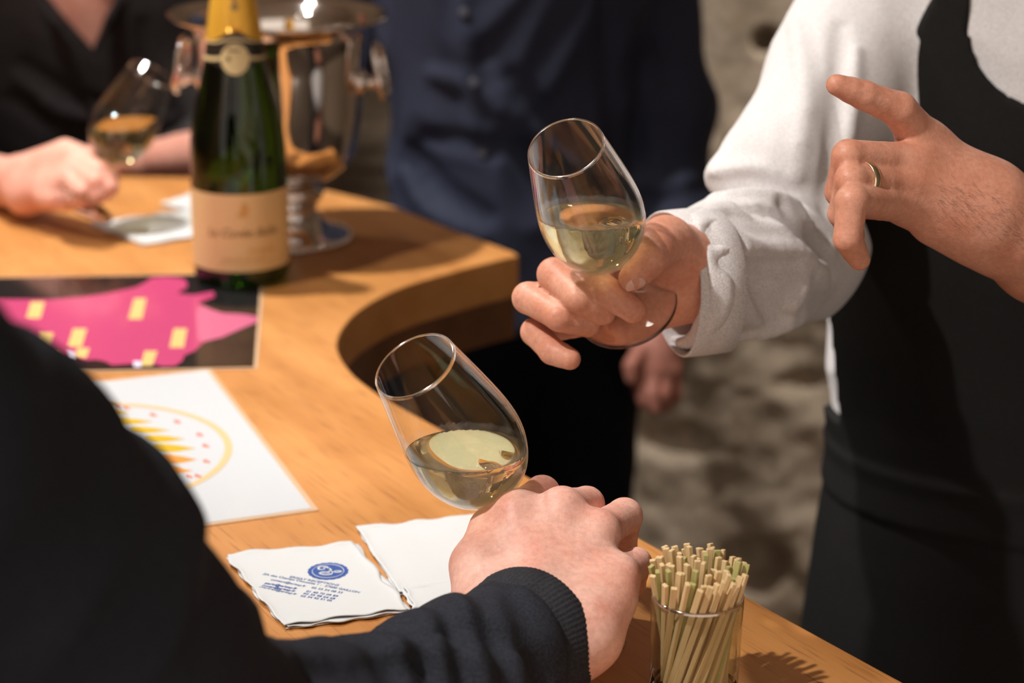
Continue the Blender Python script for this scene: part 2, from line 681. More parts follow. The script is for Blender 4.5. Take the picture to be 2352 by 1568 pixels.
def make_thin_glass(name, tint, mist=0.0):
    """thin wall of clear glass: transparent with Fresnel reflection, optionally misted with fine droplets"""
    m = bpy.data.materials.new(name)
    m.use_nodes = True
    nt = m.node_tree
    nt.nodes.remove(nt.nodes['Principled BSDF'])
    out = nt.nodes['Material Output']
    tr = nt.nodes.new('ShaderNodeBsdfTransparent')
    tr.inputs[0].default_value = (*tint, 1)
    gl = nt.nodes.new('ShaderNodeBsdfGlossy')
    gl.inputs['Roughness'].default_value = 0.02
    gl.inputs['Color'].default_value = (1, 1, 1, 1)
    lw = nt.nodes.new('ShaderNodeLayerWeight')
    lw.inputs['Blend'].default_value = 0.5
    pw = nt.nodes.new('ShaderNodeMath')
    pw.operation = 'POWER'
    pw.inputs[1].default_value = 5.0
    nt.links.new(lw.outputs['Facing'], pw.inputs[0])
    fr = nt.nodes.new('ShaderNodeMath')          # Schlick reflectance of glass
    fr.operation = 'MULTIPLY_ADD'
    fr.inputs[1].default_value = 0.96
    fr.inputs[2].default_value = 0.04
    nt.links.new(pw.outputs[0], fr.inputs[0])
    mx = nt.nodes.new('ShaderNodeMixShader')
    nt.links.new(fr.outputs[0], mx.inputs[0])
    nt.links.new(tr.outputs[0], mx.inputs[1])
    nt.links.new(gl.outputs[0], mx.inputs[2])
    last = mx.outputs[0]
    if mist:
        df = nt.nodes.new('ShaderNodeBsdfTranslucent')
        df.inputs[0].default_value = (0.9, 0.92, 0.9, 1)
        d2 = nt.nodes.new('ShaderNodeBsdfDiffuse')
        d2.inputs[0].default_value = (0.9, 0.92, 0.9, 1)
        m0 = nt.nodes.new('ShaderNodeMixShader')
        nt.links.new(df.outputs[0], m0.inputs[1])
        nt.links.new(d2.outputs[0], m0.inputs[2])
        v = obj_coords(nt)
        n = noise_node(nt, 55, 6, 0.7, v)
        r = ramp_node(nt, n.outputs[0], [(0.38, (mist * 0.25,) * 3), (0.66, (mist,) * 3)])
        m1 = nt.nodes.new('ShaderNodeMixShader')
        nt.links.new(r.outputs[0], m1.inputs[0])
        nt.links.new(last, m1.inputs[1])
        nt.links.new(m0.outputs[0], m1.inputs[2])
        last = m1.outputs[0]
    nt.links.new(last, out.inputs['Surface'])
    return m


GLASS = make_glass('clear_glass', (0.985, 0.985, 0.98), 1.46)
RIM = make_glass('glass_rim', (0.98, 0.98, 0.97), 1.5)
_nt = RIM.node_tree
_g = _nt.nodes.new('ShaderNodeBsdfGlossy')
_g.inputs['Roughness'].default_value = 0.12
_mx = _nt.nodes.new('ShaderNodeMixShader')
_mx.inputs[0].default_value = 0.42
_nt.links.new(_nt.nodes['Principled BSDF'].outputs[0], _mx.inputs[1])
_nt.links.new(_g.outputs[0], _mx.inputs[2])
_nt.links.new(_mx.outputs[0], _nt.nodes['Material Output'].inputs['Surface'])
BOWL = make_thin_glass('thin_glass', (0.985, 0.985, 0.98))
BOWL_MIST = make_thin_glass('misted_thin_glass', (0.985, 0.985, 0.98), 0.11)
TUMBLER = make_thin_glass('tumbler_glass', (0.90, 0.92, 0.90))
WINE = make_glass('white_wine', (0.95, 0.87, 0.50), 1.33)
BOTTLE_GLASS = make_glass('green_bottle_glass', (0.014, 0.050, 0.003), 1.5)
FILM = make_glass('plastic_scrap', (0.95, 0.93, 0.92), 1.4, 0.15)

# ------------------------------------------------------------------ the room
def stone_material(name, base, dark, scale):
    m = material(name, base, 0.95)
    nt, b = nodes(m)
    v = obj_coords(nt)
    n1 = noise_node(nt, scale, 6, 0.65, v)
    r1 = ramp_node(nt, n1.outputs[0], [(0.32, dark), (0.62, base)])
    n2 = noise_node(nt, scale * 9, 4, 0.6, v)
    r2 = ramp_node(nt, n2.outputs[0], [(0.3, (0.75, 0.74, 0.72)), (0.7, (1.1, 1.1, 1.1))])
    nt.links.new(mix_color(nt, 1.0, r1.outputs[0], r2.outputs[0], 'MULTIPLY'), b.inputs['Base Color'])
    add_bump(nt, b, n2.outputs[0], 0.5, 0.004)
    return m


STONE = stone_material('limestone', (0.54, 0.44, 0.34), (0.36, 0.28, 0.20), 7)
PLASTER = stone_material('vault_plaster', (0.72, 0.66, 0.58), (0.64, 0.57, 0.49), 2)
FLOOR_STONE = stone_material('floor_stone', (0.16, 0.12, 0.09), (0.10, 0.075, 0.055), 3)


def struct(o):
    o['kind'] = 'structure'
    return o


WALL_Y = 3.0


def wall_mesh():
    xs = np.concatenate([np.linspace(-2.6, 0.1, 60), np.linspace(0.1, 0.95, 150)[1:], np.linspace(0.95, 2.6, 40)[1:]])
    zs = np.concatenate([np.linspace(0, 1.5, 250), np.linspace(1.5, 2.7, 40)[1:]])
    X, Z = np.meshgrid(xs, zs, indexing='ij')
    r = np.random.default_rng(3)
    D = np.zeros_like(X)
    for cell_, amp in ((0.16, 0.016), (0.075, 0.014), (0.036, 0.006), (0.016, 0.0018)):
        nx_, nz_ = int(5.4 / cell_) + 3, int(2.9 / cell_) + 3
        G = r.uniform(-1, 1, (nx_, nz_))
        fx, fz = (X + 2.65) / cell_, Z / cell_
        ix, iz = fx.astype(int), fz.astype(int)
        ux, uz = fx - ix, fz - iz
        ux, uz = ux * ux * (3 - 2 * ux), uz * uz * (3 - 2 * uz)
        D += amp * (G[ix, iz] * (1 - ux) * (1 - uz) + G[ix + 1, iz] * ux * (1 - uz) + G[ix, iz + 1] * (1 - ux) * uz + G[ix + 1, iz + 1] * ux * uz)
    smooth = np.clip((Z - 0.93) / 0.10, 0, 1)      # dressed, smoother stone above the rough footing
    D *= 1 - 0.85 * smooth
    D += 0.03 * (1 - smooth)

    def pit(px, py, w, hgt, depth):
        d = FWD + (px - 1176) / FPX * RGT - (py - 784) / FPX * UPV
        p = CAM + d * (WALL_Y / d[1])
        return depth * np.exp(-(((X - p[0]) / w) ** 2 + ((Z - p[2]) / hgt) ** 2) ** 2)
    D -= pit(1757, 97, 0.016, 0.018, 0.05) + pit(1730, 1290, 0.05, 0.05, 0.07) + pit(1560, 1010, 0.05, 0.03, 0.03) + pit(1830, 870, 0.04, 0.02, 0.02)
    V = np.stack([X, WALL_Y - D, Z], -1).reshape(-1, 3)
    nx, nz = X.shape
    i, j = np.meshgrid(np.arange(nx - 1), np.arange(nz - 1), indexing='ij')
    a = (i * nz + j).ravel()
    return V, np.stack([a, a + nz, a + nz + 1, a + 1], 1)


struct(mesh_np('wall_back', *wall_mesh(), STONE))


def box_obj(name, lo, hi, mat, parent=None, bevel=0.0):
    pts = [(lo[0], lo[1]), (hi[0], lo[1]), (hi[0], hi[1]), (lo[0], hi[1])]
    return extrude_poly(name, pts, lo[2], hi[2], mat, parent, bevel)


struct(box_obj('floor', (-2.7, -1.5, -0.1), (2.7, 3.2, 0.0), FLOOR_STONE))
struct(box_obj('ceiling', (-2.7, -1.5, 2.7), (2.7, 3.2, 2.8), PLASTER))
struct(box_obj('wall_left', (-2.75, -1.5, 0.0), (-2.6, 3.1, 2.7), STONE))
struct(box_obj('wall_right', (2.6, -1.5, 0.0), (2.75, 3.1, 2.7), STONE))

LAMP_METAL = material('lamp_black', (0.02, 0.02, 0.02), 0.4)
LAMP_GLOW = material('lamp_lens', (1, 0.95, 0.88), 0.3)
_nt, _b = nodes(LAMP_GLOW)
_b.inputs['Emission Color'].default_value = (1, 0.93, 0.83, 1)
_b.inputs['Emission Strength'].default_value = 30
SPOT_LABELS = ['black ceiling spotlight above the champagne bottle', 'black ceiling spotlight above the printed napkin',
               'added black ceiling spotlight brightening the bottle label', 'black ceiling spotlight beside the rough stone wall',
               'black ceiling spotlight above the woman in black']


def spot_lamp(pos, aim, watts, cone, rad, label):
    root = thing('ceiling_spotlight', label, 'lamp', (pos[0], pos[1], 2.7), 'ceiling spotlights')
    d = Vector(aim) - Vector(pos)
    R = d.to_track_quat('-Z', 'Y').to_matrix()
    Rn = np.array(R)
    lathe('mount', [(0, 2.699), (0.04, 2.699), (0.04, 2.685), (0.01, 2.68), (0.01, 2.60), (0, 2.60)], LAMP_METAL, root, (pos[0], pos[1], 0), None, 24)
    lathe('housing', [(0.043, 0.0), (0.046, 0.0), (0.046, 0.07), (0.03, 0.11), (0, 0.115), (0, 0.11), (0.028, 0.105), (0.043, 0.068), (0.043, 0.0)], LAMP_METAL, root, pos, Rn, 32)
    lathe('lens', [(0, 0.028), (0.042, 0.028), (0.042, 0.034), (0, 0.034)], LAMP_GLOW, root, pos, Rn, 24)
    ld = bpy.data.lights.new('spot_light', 'SPOT')
    ld.energy = watts
    ld.color = (1.0, 0.955, 0.90)
    ld.spot_size = math.radians(cone)
    ld.spot_blend = 0.8
    ld.shadow_soft_size = rad
    lo = bpy.data.objects.new('spot_light', ld)
    lo.rotation_euler = d.to_track_quat('-Z', 'Y').to_euler()
    lo.location = Vector(pos) + d.normalized() * 0.005
    link(lo, root)


for s, lab in zip(SPOTS, SPOT_LABELS):
    spot_lamp(*s, lab)

# ------------------------------------------------------------------ the bar table
inner_px = [(1191, 586), (1119, 603), (1033, 626), (947, 651), (888, 675), (843, 700), (809, 727), (785, 758), (775, 786), (778, 808), (792, 834), (819, 866), (874, 908)]
inner = spline([on_table(*p)[:2] for p in inner_px], 60)
edge_dir = on_table(2080, 1568)[:2] - on_table(1480, 1240)[:2]
edge_far = on_table(2080, 1568)[:2] + edge_dir * 1.0
outline = [tuple(p) for p in inner] + [tuple(on_table(1480, 1240)[:2]), tuple(edge_far), (edge_far[0] - 0.06, 0.78), (-1.3, 0.78), (-1.3, 2.30)]
outline += [tuple(on_table(*p)[:2]) for p in [(-300, 400), (100, 402), (430, 407), (600, 416), (740, 434), (819, 452), (905, 474), (1033, 524), (1119, 556), (1180, 578)]]
bar = thing('bar_table', 'honey-coloured wooden bar table with a concave bay cut into its side', 'table', (-0.5, 1.5, 0))
extrude_poly('table_top', outline, TABLE - 0.042, TABLE, WOOD, bar, 0.002)
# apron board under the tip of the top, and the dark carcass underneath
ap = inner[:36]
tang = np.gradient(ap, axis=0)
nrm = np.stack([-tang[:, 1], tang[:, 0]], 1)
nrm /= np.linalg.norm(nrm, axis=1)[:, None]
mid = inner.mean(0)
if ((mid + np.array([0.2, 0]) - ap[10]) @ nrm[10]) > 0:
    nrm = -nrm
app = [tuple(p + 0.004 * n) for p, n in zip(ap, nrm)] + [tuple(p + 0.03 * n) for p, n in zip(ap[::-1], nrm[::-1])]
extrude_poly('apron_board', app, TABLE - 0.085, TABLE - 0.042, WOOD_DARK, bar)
tb = [(-1.2, 0.9), (-0.02, 0.9), (-0.16, 1.2), (-0.22, 1.45), (-0.22, 1.75), (-0.16, 1.85), (-0.3, 2.05), (-1.2, 2.15)]
extrude_poly('carcass', tb, 0.0, TABLE - 0.042, BASE_BLACK, bar)

# ------------------------------------------------------------------ flat printed things on the table
def flat_print(name, px, z, mat, parent, thick=0.0002):
    pts = [on_table(x, y, z)[:2] for x, y in px]
    return extrude_poly(name, pts, z - thick, z, mat, parent)


def rect_from(a, b, width, grow_=0.0):
    """rectangle with edge a-b, reaching 'width' to the left of the photo"""
    a, b = np.array(a[:2]), np.array(b[:2])
    e = (b - a) / np.linalg.norm(b - a)
    n = np.array([e[1], -e[0]])
    if n[0] > 0:
        n = -n
    g = grow_
    return [a - e * g - n * g, b + e * g - n * g, b + e * g + n * (width + g), a - e * g + n * (width + g)]


mat_map = thing('laminated_map', 'black laminated placemat printed with a pink vineyard map, under the bottle', 'placemat', on_table(300, 740))
_a, _b2 = on_table(600, 630), on_table(583, 845)
extrude_poly('film_border', rect_from(_a, _b2, 0.40, 0.003), TABLE + 0.0001, TABLE + 0.0007, CLEAR_FILM, mat_map)
extrude_poly('black_sheet', rect_from(_a, _b2, 0.40), TABLE + 0.0005, TABLE + 0.0010, BLACK_PRINT, mat_map)
Z6 = lambda pts: [(x / 2.529, 600 + y / 2.529) for x, y in pts]
pink = Z6([(-900, 300), (-300, 215), (0, 220), (300, 222), (480, 205), (600, 190), (720, 165), (790, 150), (850, 120), (880, 95), (960, 88), (1060, 98), (1085, 120), (1088, 150), (1050, 170), (1030, 185), (1120, 195), (1240, 175),
           (1248, 205), (1180, 230), (1150, 245), (1230, 280), (1290, 300), (1400, 305), (1495, 320), (1500, 350), (1450, 365), (1400, 392), (1345, 415), (1290, 442), (1240, 450), (1180, 470), (1150, 500), (1130, 520), (1070, 545),
           (1060, 575), (1020, 605), (950, 610), (850, 585), (760, 595), (650, 602), (610, 580), (560, 570), (470, 575), (400, 548), (300, 575), (200, 560), (-100, 620), (-500, 560)])
flat_print('pink_region', pink, TABLE + 0.0012, PINK_PRINT, mat_map)
flat_print('pale_region', Z6([(1140, 290), (1170, 255), (1230, 281), (1290, 301), (1400, 306), (1494, 321), (1498, 350), (1400, 391), (1290, 440), (1180, 468), (1150, 450)]), TABLE + 0.0013, PALE_PINK, mat_map)
for q in ([(180, 235), (260, 235), (235, 330), (152, 330)], [(780, 215), (850, 215), (825, 335), (745, 335)], [(230, 415), (312, 415), (275, 515), (195, 515)],
          [(425, 390), (505, 390), (475, 495), (392, 495)], [(1010, 390), (1087, 390), (1068, 500), (985, 500)], [(268, 528), (342, 528), (318, 588), (250, 585)],
          [(450, 503), (522, 503), (500, 560), (428, 560)], [(840, 520), (915, 520), (885, 605), (818, 605)]):
    flat_print('gold_tag', Z6(q), TABLE + 0.0015, GOLD_PRINT, mat_map)
for q in ([(203, 562), (250, 560), (247, 588), (205, 588)], [(388, 520), (432, 528), (430, 572), (388, 572)], [(775, 578), (822, 582), (820, 612), (778, 612)]):
    flat_print('lilac_tag', Z6(q), TABLE + 0.0015, LILAC_PRINT, mat_map)

sheet = thing('laminated_sheet', 'white laminated sheet printed with a golden circle of petals, beside the dark sleeve', 'placemat', on_table(450, 1050))
_a, _b2 = on_table(475, 853), on_table(715, 1170)
extrude_poly('film_border', rect_from(_a, _b2, 0.214, 0.004), TABLE + 0.0001, TABLE + 0.0008, CLEAR_FILM, sheet)
extrude_poly('white_page', rect_from(_a, _b2, 0.214), TABLE + 0.0005, TABLE + 0.0011, WHITE_PRINT, sheet)
ring_px = [(237, 910), (356, 932), (455, 968), (514, 1011), (532, 1055), (514, 1102), (474, 1134), (423, 1153)]
rp = np.array([on_table(*p)[:2] for p in ring_px])
rr_ = 0.103                                     # circle fits inside the page
rc = rp.mean(0) - np.array([0.08, 0.0])
for _ in range(200):                            # centre by least squares for that radius
    _d = rp - rc
    _l = np.linalg.norm(_d, axis=1)
    rc = rc + ((_l - rr_)[:, None] * _d / _l[:, None]).mean(0)
rc = rc - np.array([0.008, 0.0])
V, F = [], []
for i in range(120):
    a = 2 * math.pi * i / 120
    for r in (rr_ - 0.0028, rr_ + 0.0028):
        for z in (TABLE + 0.0010, TABLE + 0.0013):
            V.append((rc[0] + r * math.cos(a), rc[1] + r * math.sin(a), z))
for i in range(120):
    o, p = 4 * i, 4 * ((i + 1) % 120)
    F += [(o + 1, p + 1, p + 3, o + 3), (o, o + 1, o + 3, o + 2)] if False else [(o + 1, o + 3, p + 3, p + 1)]
mesh_obj('golden_circle', V, F, PALE_GOLD, sheet, False)


def petal(cx, cy, L, W, mat):
    pts = [(cx - L * 0.5, cy), (cx - L * 0.42, cy - W * 0.7), (cx - L * 0.2, cy - W), (cx + L * 0.1, cy - W * 0.7), (cx + L * 0.5, cy), (cx + L * 0.1, cy + W * 0.7), (cx - L * 0.2, cy + W), (cx - L * 0.42, cy + W * 0.7)]
    flat_print('petal', Z6(pts), TABLE + 0.0013, mat, sheet)
    opp = [2 * rc - on_table(x, y)[:2] for x, y in Z6(pts)]      # the far half of the rosette
    extrude_poly('petal', opp, TABLE + 0.0011, TABLE + 0.0013, mat, sheet)


for cx, cy, L, W, m in ((600, 835, 200, 14, YELLOW_PRINT), (650, 882, 210, 18, YELLOW_PRINT), (770, 930, 230, 20, YELLOW_PRINT), (865, 980, 240, 20, YELLOW_PRINT), (955, 1030, 240, 22, YELLOW_PRINT), (1005, 1085, 260, 26, YELLOW_PRINT),
                        (1030, 1150, 230, 28, ORANGE_PRINT), (1000, 1215, 240, 28, ORANGE_PRINT), (930, 1280, 240, 26, RED_PRINT)):
    petal(cx, cy, L, W, m)
for x, y in ((680, 848), (735, 850), (890, 890), (1030, 930), (1160, 1005), (1195, 1070), (1200, 1160), (1150, 1245), (1098, 1248), (1050, 1325)):
    flat_print('red_mark', Z6([(x - 20, y - 8), (x - 2, y - 12), (x, y - 2), (x + 16, y - 4), (x + 20, y + 12), (x + 2, y + 8), (x, y + 2), (x - 14, y + 10)]), TABLE + 0.0013, RED_PRINT, sheet)


def napkin(name, label, corners, z0, layers, seed, lift=0.0015, n=44, group=None):
    r = np.random.default_rng(seed)
    c = [np.array(on_table(*p)) for p in corners]
    root = thing(name, label, 'napkin', np.mean(c, axis=0), group)
    for L in range(layers):
        off = r.normal(size=2) * 0.0012 * (1 if L else 0)
        u = np.linspace(0, 1, n)
        U, W = np.meshgrid(u, u, indexing='ij')

        def jag(k):
            x = np.linspace(0, 1, n)
            y = sum(a * np.sin(f * x + p) for a, f, p in zip((0.0009, 0.0006, 0.0003), r.uniform(4, 28, 3), r.uniform(0, 6, 3)))
            return y + r.normal(size=n) * 0.00012
        P = (c[0] * (1 - U[..., None]) * (1 - W[..., None]) + c[1] * U[..., None] * (1 - W[..., None]) + c[2] * U[..., None] * W[..., None] + c[3] * (1 - U[..., None]) * W[..., None])
        e1 = (c[1] - c[0]) / np.linalg.norm(c[1] - c[0])
        e2 = (c[3] - c[0]) / np.linalg.norm(c[3] - c[0])
        P = P + (jag(0)[None, :, None] * np.clip(1 - 6 * U[..., None], 0, 1) + jag(1)[None, :, None] * np.clip(6 * U[..., None] - 5, 0, 1)) * e1
        P = P + (jag(2)[:, None, None] * np.clip(1 - 6 * W[..., None], 0, 1) + jag(3)[:, None, None] * np.clip(6 * W[..., None] - 5, 0, 1)) * e2
        P[..., 0] += off[0]
        P[..., 1] += off[1]
        edge = np.minimum(np.minimum(U, 1 - U), np.minimum(W, 1 - W))
        z = z0 + 0.0009 * L + 0.0004
        wv = 0.5 + 0.5 * np.sin(9 * U + 5 * W + seed) * np.sin(7 * W - 4 * U + 1.3 * seed)
        zt = z + (0 if layers == 3 else lift * 0.35) * wv + lift * (L + 1) / layers * np.exp(-edge / 0.03) * (0.4 + 0.6 * np.sin(9 * U + 7 * W + L * 2 + seed) ** 2)
        top, bot = P.copy(), P.copy()
        top[..., 2] = zt + 0.0005
        bot[..., 2] = np.maximum(zt - 0.0002, TABLE + 0.0001)
        Vv = np.concatenate([top.reshape(-1, 3), bot.reshape(-1, 3)])
        i, j = np.meshgrid(np.arange(n - 1), np.arange(n - 1), indexing='ij')
        a = (i * n + j).ravel()
        q1 = np.stack([a, a + n, a + n + 1, a + 1], 1)
        if np.cross(P[1, 0] - P[0, 0], P[0, 1] - P[0, 0])[2] < 0:
            q1 = q1[:, ::-1]
        q2 = q1[:, ::-1] + n * n
        border = [k * n for k in range(n)] + [(n - 1) * n + k for k in range(1, n)] + [k * n + n - 1 for k in range(n - 2, -1, -1)] + [k for k in range(n - 2, 0, -1)]
        bq = np.array([[border[k], border[(k + 1) % len(border)], border[(k + 1) % len(border)] + n * n, border[k] + n * n] for k in range(len(border))])
        mesh_np('paper_layer', Vv, np.concatenate([q1, q2, bq]), PAPER, root)
    return root


nap1 = napkin('printed_napkin', 'white paper napkin printed with a blue seal and blue address lines', [(520, 1284), (815, 1256), (942, 1408), (655, 1448)], TABLE, 3, 2)
nap2 = napkin('plain_napkin', 'plain white paper napkin under the hand holding the tilted glass', [(822, 1217), (1130, 1188), (1262, 1345), (915, 1368)], TABLE, 2, 5)
nap2b = napkin('crumpled_napkin', 'small folded white napkin corner beside the dark ribbed cuff', [(925, 1362), (1170, 1340), (1190, 1440), (966, 1458)], TABLE + 0.002, 2, 8)
napkin('far_napkin', 'white paper napkin lying between the green bottle and the woman in black', [(208, 519), (438, 486), (560, 530), (330, 566)], TABLE, 2, 9)
napkin('far_folded_napkin', 'small folded white napkin at the far table edge behind the green bottle', [(370, 473), (440, 450), (520, 468), (450, 492)], TABLE, 2, 11)

NAPZ = TABLE + 0.00285
_dg_cache = {}


def text_mesh(body, bold=False):
    cu = bpy.data.curves.new('lettering', 'FONT')
    cu.body = body
    cu.size = 1.0
    cu.resolution_u = 3
    cu.offset = 0.014
    if bold:
        cu.offset = 0.03
    ob = bpy.data.objects.new('lettering', cu)
    COL.objects.link(ob)
    bpy.context.view_layer.update()
    me = bpy.data.meshes.new_from_object(ob.evaluated_get(bpy.context.evaluated_depsgraph_get()))
    V = np.array([v.co[:] for v in me.vertices])
    F = [tuple(p.vertices) for p in me.polygons]
    COL.objects.unlink(ob)
    bpy.data.objects.remove(ob)
    bpy.data.meshes.remove(me)
    bpy.data.curves.remove(cu)
    return V, F


Z7 = lambda x, y: (480 + x / 3.92, 1160 + y / 3.92)


def napkin_text(body, l, r, mat, bold=False, asp=1.0):
    V, F = text_mesh(body, bold)
    a, b = on_table(*Z7(*l), NAPZ), on_table(*Z7(*r), NAPZ)
    e = b - a
    s = np.linalg.norm(e) / (V[:, 0].max() - V[:, 0].min())
    e /= np.linalg.norm(e)
    n = np.cross([0, 0, 1], e)
    W = a + np.outer((V[:, 0] - V[:, 0].min()) * s, e) + np.outer(V[:, 1] * s * asp, n)
    mesh_obj('lettering', W, F, mat, nap1, False)


napkin_text('ERISAY RECEPTIONS', (722, 650), (1163, 727), PALE_INK)
napkin_text('ZA des Champs Chouette 1 -  27600 GAILLON', (480, 622), (1348, 790), PALE_INK)
napkin_text('contact@erisay.fr', (552, 672), (865, 735), PALE_INK)
napkin_text('02 32 54 08 33', (917, 745), (1195, 793), PALE_INK)
napkin_text('paris@erisay.fr', (500, 705), (788, 757), BLUE_INK, True)
napkin_text('01 40 70 09 89', (870, 778), (1155, 825), BLUE_INK)
napkin_text('rouen@erisay.fr', (473, 725), (772, 780), BLUE_INK, True)
napkin_text('02 35 98 64 68', (845, 798), (1128, 847), BLUE_INK)
napkin_text('chartres@erisay.fr', (447, 737), (783, 807), PALE_INK)
napkin_text('02 34 42 51 05', (820, 820), (1100, 865), BLUE_INK)
# the scalloped seal with its ring and monogram
_t0, _t1 = on_table(*Z7(722, 650), NAPZ), on_table(*Z7(1163, 727), NAPZ)
SE = (_t1 - _t0) / np.linalg.norm(_t1 - _t0)
SN = np.cross([0, 0, 1], SE)
SC = on_table(*Z7(1072, 592), NAPZ)
SR = 0.0122
V = [SC]
for i in range(144):
    a = 2 * math.pi * i / 144
    r = SR * (1 + 0.045 * abs(math.sin(a * 9)))
    V.append(SC + r * (math.cos(a) * SE + math.sin(a) * SN))
mesh_obj('blue_seal', V, [(0, i + 1, (i + 1) % 144 + 1) for i in range(144)], BLUE_INK, nap1, False)
UPZ = np.array([0, 0, 0.0001])


def seal_stroke(name, pts, w):
    p = spline(pts, 14 * len(pts))
    V, F = [], []
    n = len(p)
    for i in range(n):
        t = p[min(i + 1, n - 1)] - p[max(i - 1, 0)]
        t /= np.linalg.norm(t) + 1e-9
        q = np.array([-t[1], t[0]])
        ww = w * (0.45 + 0.75 * abs(math.sin(3.1 * i / n * 2)))
        for s in (-1, 1):
            xy = p[i] + s * ww * q
            V.append(SC + UPZ + SR * (xy[0] * SE + xy[1] * SN))
    F = [(2 * i, 2 * i + 1, 2 * i + 3, 2 * i + 2) for i in range(n - 1)]
    mesh_obj(name, V, F, PAPER, nap1, False)


_c = [(0.80 * math.cos(2 * math.pi * i / 24), 0.80 * math.sin(2 * math.pi * i / 24)) for i in range(25)]
seal_stroke('seal_ring', _c, 0.022)
seal_stroke('monogram_stroke', [(-0.05, 0.30), (-0.30, 0.45), (-0.62, 0.30), (-0.52, 0.02), (-0.28, 0.12), (-0.36, 0.34), (-0.05, 0.30), (0.10, 0.05), (-0.02, -0.25), (-0.25, -0.30)], 0.045)
seal_stroke('monogram_stroke', [(0.02, -0.08), (-0.22, -0.20), (-0.26, -0.42), (0.05, -0.46), (0.30, -0.30), (0.28, 0.0), (0.40, 0.20), (0.62, 0.22), (0.52, 0.05), (0.20, 0.02), (0.0, 0.1)], 0.045)
seal_stroke('monogram_stroke', [(-0.02, -0.20), (0.10, -0.28), (0.22, -0.20)], 0.03)

# small clear plastic scrap lying right of the wrist
_p = on_table(1420, 1483)
V = [_p + np.array(v) * 0.001 for v in ((-4, -3, 0.4), (3, -4, 0.3), (5, 2, 0.5), (0, 6, 6), (-4, 3, 2.5), (0, 0, 2.2))]
V2 = [v + np.array([0, 0, 0.0004]) for v in V]
F = [(0, 1, 5), (1, 2, 5), (2, 3, 5), (3, 4, 5), (4, 0, 5)]
scrap = mesh_obj('plastic_scrap', V + V2, [f[::-1] for f in F] + [tuple(i + 6 for i in f) for f in F] + [(i, (i + 1) % 5, (i + 1) % 5 + 6, i + 6) for i in range(5)], FILM, None, False)
tag(scrap, 'tiny scrap of clear plastic on the table right of the wrist', 'scrap')

# ------------------------------------------------------------------ champagne bottle
BP = on_table(556, 634, TABLE + 0.0015)
bottle = thing('champagne_bottle', 'dark green champagne bottle with cream label and yellow foil, standing on the map', 'bottle', BP)
prof = [(0, 12), (18, 9), (34, 1), (39, 0), (42.5, 2.5), (44, 8), (44, 60), (44, 105), (43.2, 125), (41.3, 143), (37.5, 163), (33, 180), (29, 196), (26, 212), (23.8, 228), (21.3, 246), (18.6, 262), (16, 280), (14.6, 288)]
pz = np.array([p[1] for p in prof[4:]]) / 1000
prr = np.array([p[0] for p in prof[4:]]) / 1000
bprof = [(r / 1000, z / 1000) for r, z in prof[:6]] + [(float(np.interp(z, pz, prr)), z) for z in np.linspace(0.012, 0.287, 60)] + [(0.0146, 0.288), (0, 0.288)]
lathe('bottle_glass', bprof, BOTTLE_GLASS, bottle, BP, None, 96)
front = math.atan2(CAM[1] - BP[1], CAM[0] - BP[0])


def brad(z):
    return np.interp(z, pz, prr)


def wrap_pts(u, z, eps):
    """u metres along the girth (rightwards seen from the camera side), z height"""
    u, z = np.asarray(u, dtype=float), np.asarray(z, dtype=float)
    r = brad(z)
    a = front + u / np.maximum(r, 0.01)
    return BP + np.stack([(r + eps) * np.cos(a), (r + eps) * np.sin(a), z], -1)


def wrap_grid(name, u0, u1, zlo, zhi, eps, mat, parent, nu=48, nz=8):
    """zlo/zhi may be functions of u"""
    us = np.linspace(u0, u1, nu)
    V, F = [], []
    for u in us:
        a, b = (zlo(u) if callable(zlo) else zlo), (zhi(u) if callable(zhi) else zhi)
        for t in np.linspace(0, 1, nz):
            V.append(wrap_pts(u, a + (b - a) * t, eps))
    for i in range(nu - 1):
        for j in range(nz - 1):
            F.append((i * nz + j, (i + 1) * nz + j, (i + 1) * nz + j + 1, i * nz + j + 1))
    return mesh_obj(name, V, F, mat, parent)


def wrap_disc(name, u0, z0, r, eps, mat, parent, ry=None, n=40):
    ry = ry or r
    V, F = [wrap_pts(u0, z0, eps)], []
    for k in (0.33, 0.66, 1.0):
        for i in range(n):
            a = 2 * math.pi * i / n
            V.append(wrap_pts(u0 + k * r * math.cos(a), z0 + k * ry * math.sin(a), eps))
    for i in range(n):
        j = (i + 1) % n
        F.append((0, 1 + i, 1 + j))
        for k in (0, 1):
            F.append((1 + k * n + i, 1 + (k + 1) * n + i, 1 + (k + 1) * n + j, 1 + k * n + j))
    return mesh_obj(name, V, F, mat, parent)


HG = math.pi * 0.044
lab = wrap_grid('front_label', -HG * 0.60, HG * 0.60, 0.0165, 0.0885, 0.0004, LABEL, bottle, 80, 6)


def label_text(body, u0, z0, width, mat, shear=0.25, asp=1.0):
    V, F = text_mesh(body)
    s = width / (V[:, 0].max() - V[:, 0].min())
    u = (V[:, 0] - V[:, 0].min()) * s + u0 + V[:, 1] * s * shear
    mesh_obj('lettering', wrap_pts(u, z0 + V[:, 1] * s * asp, 0.0007), F, mat, lab, False)


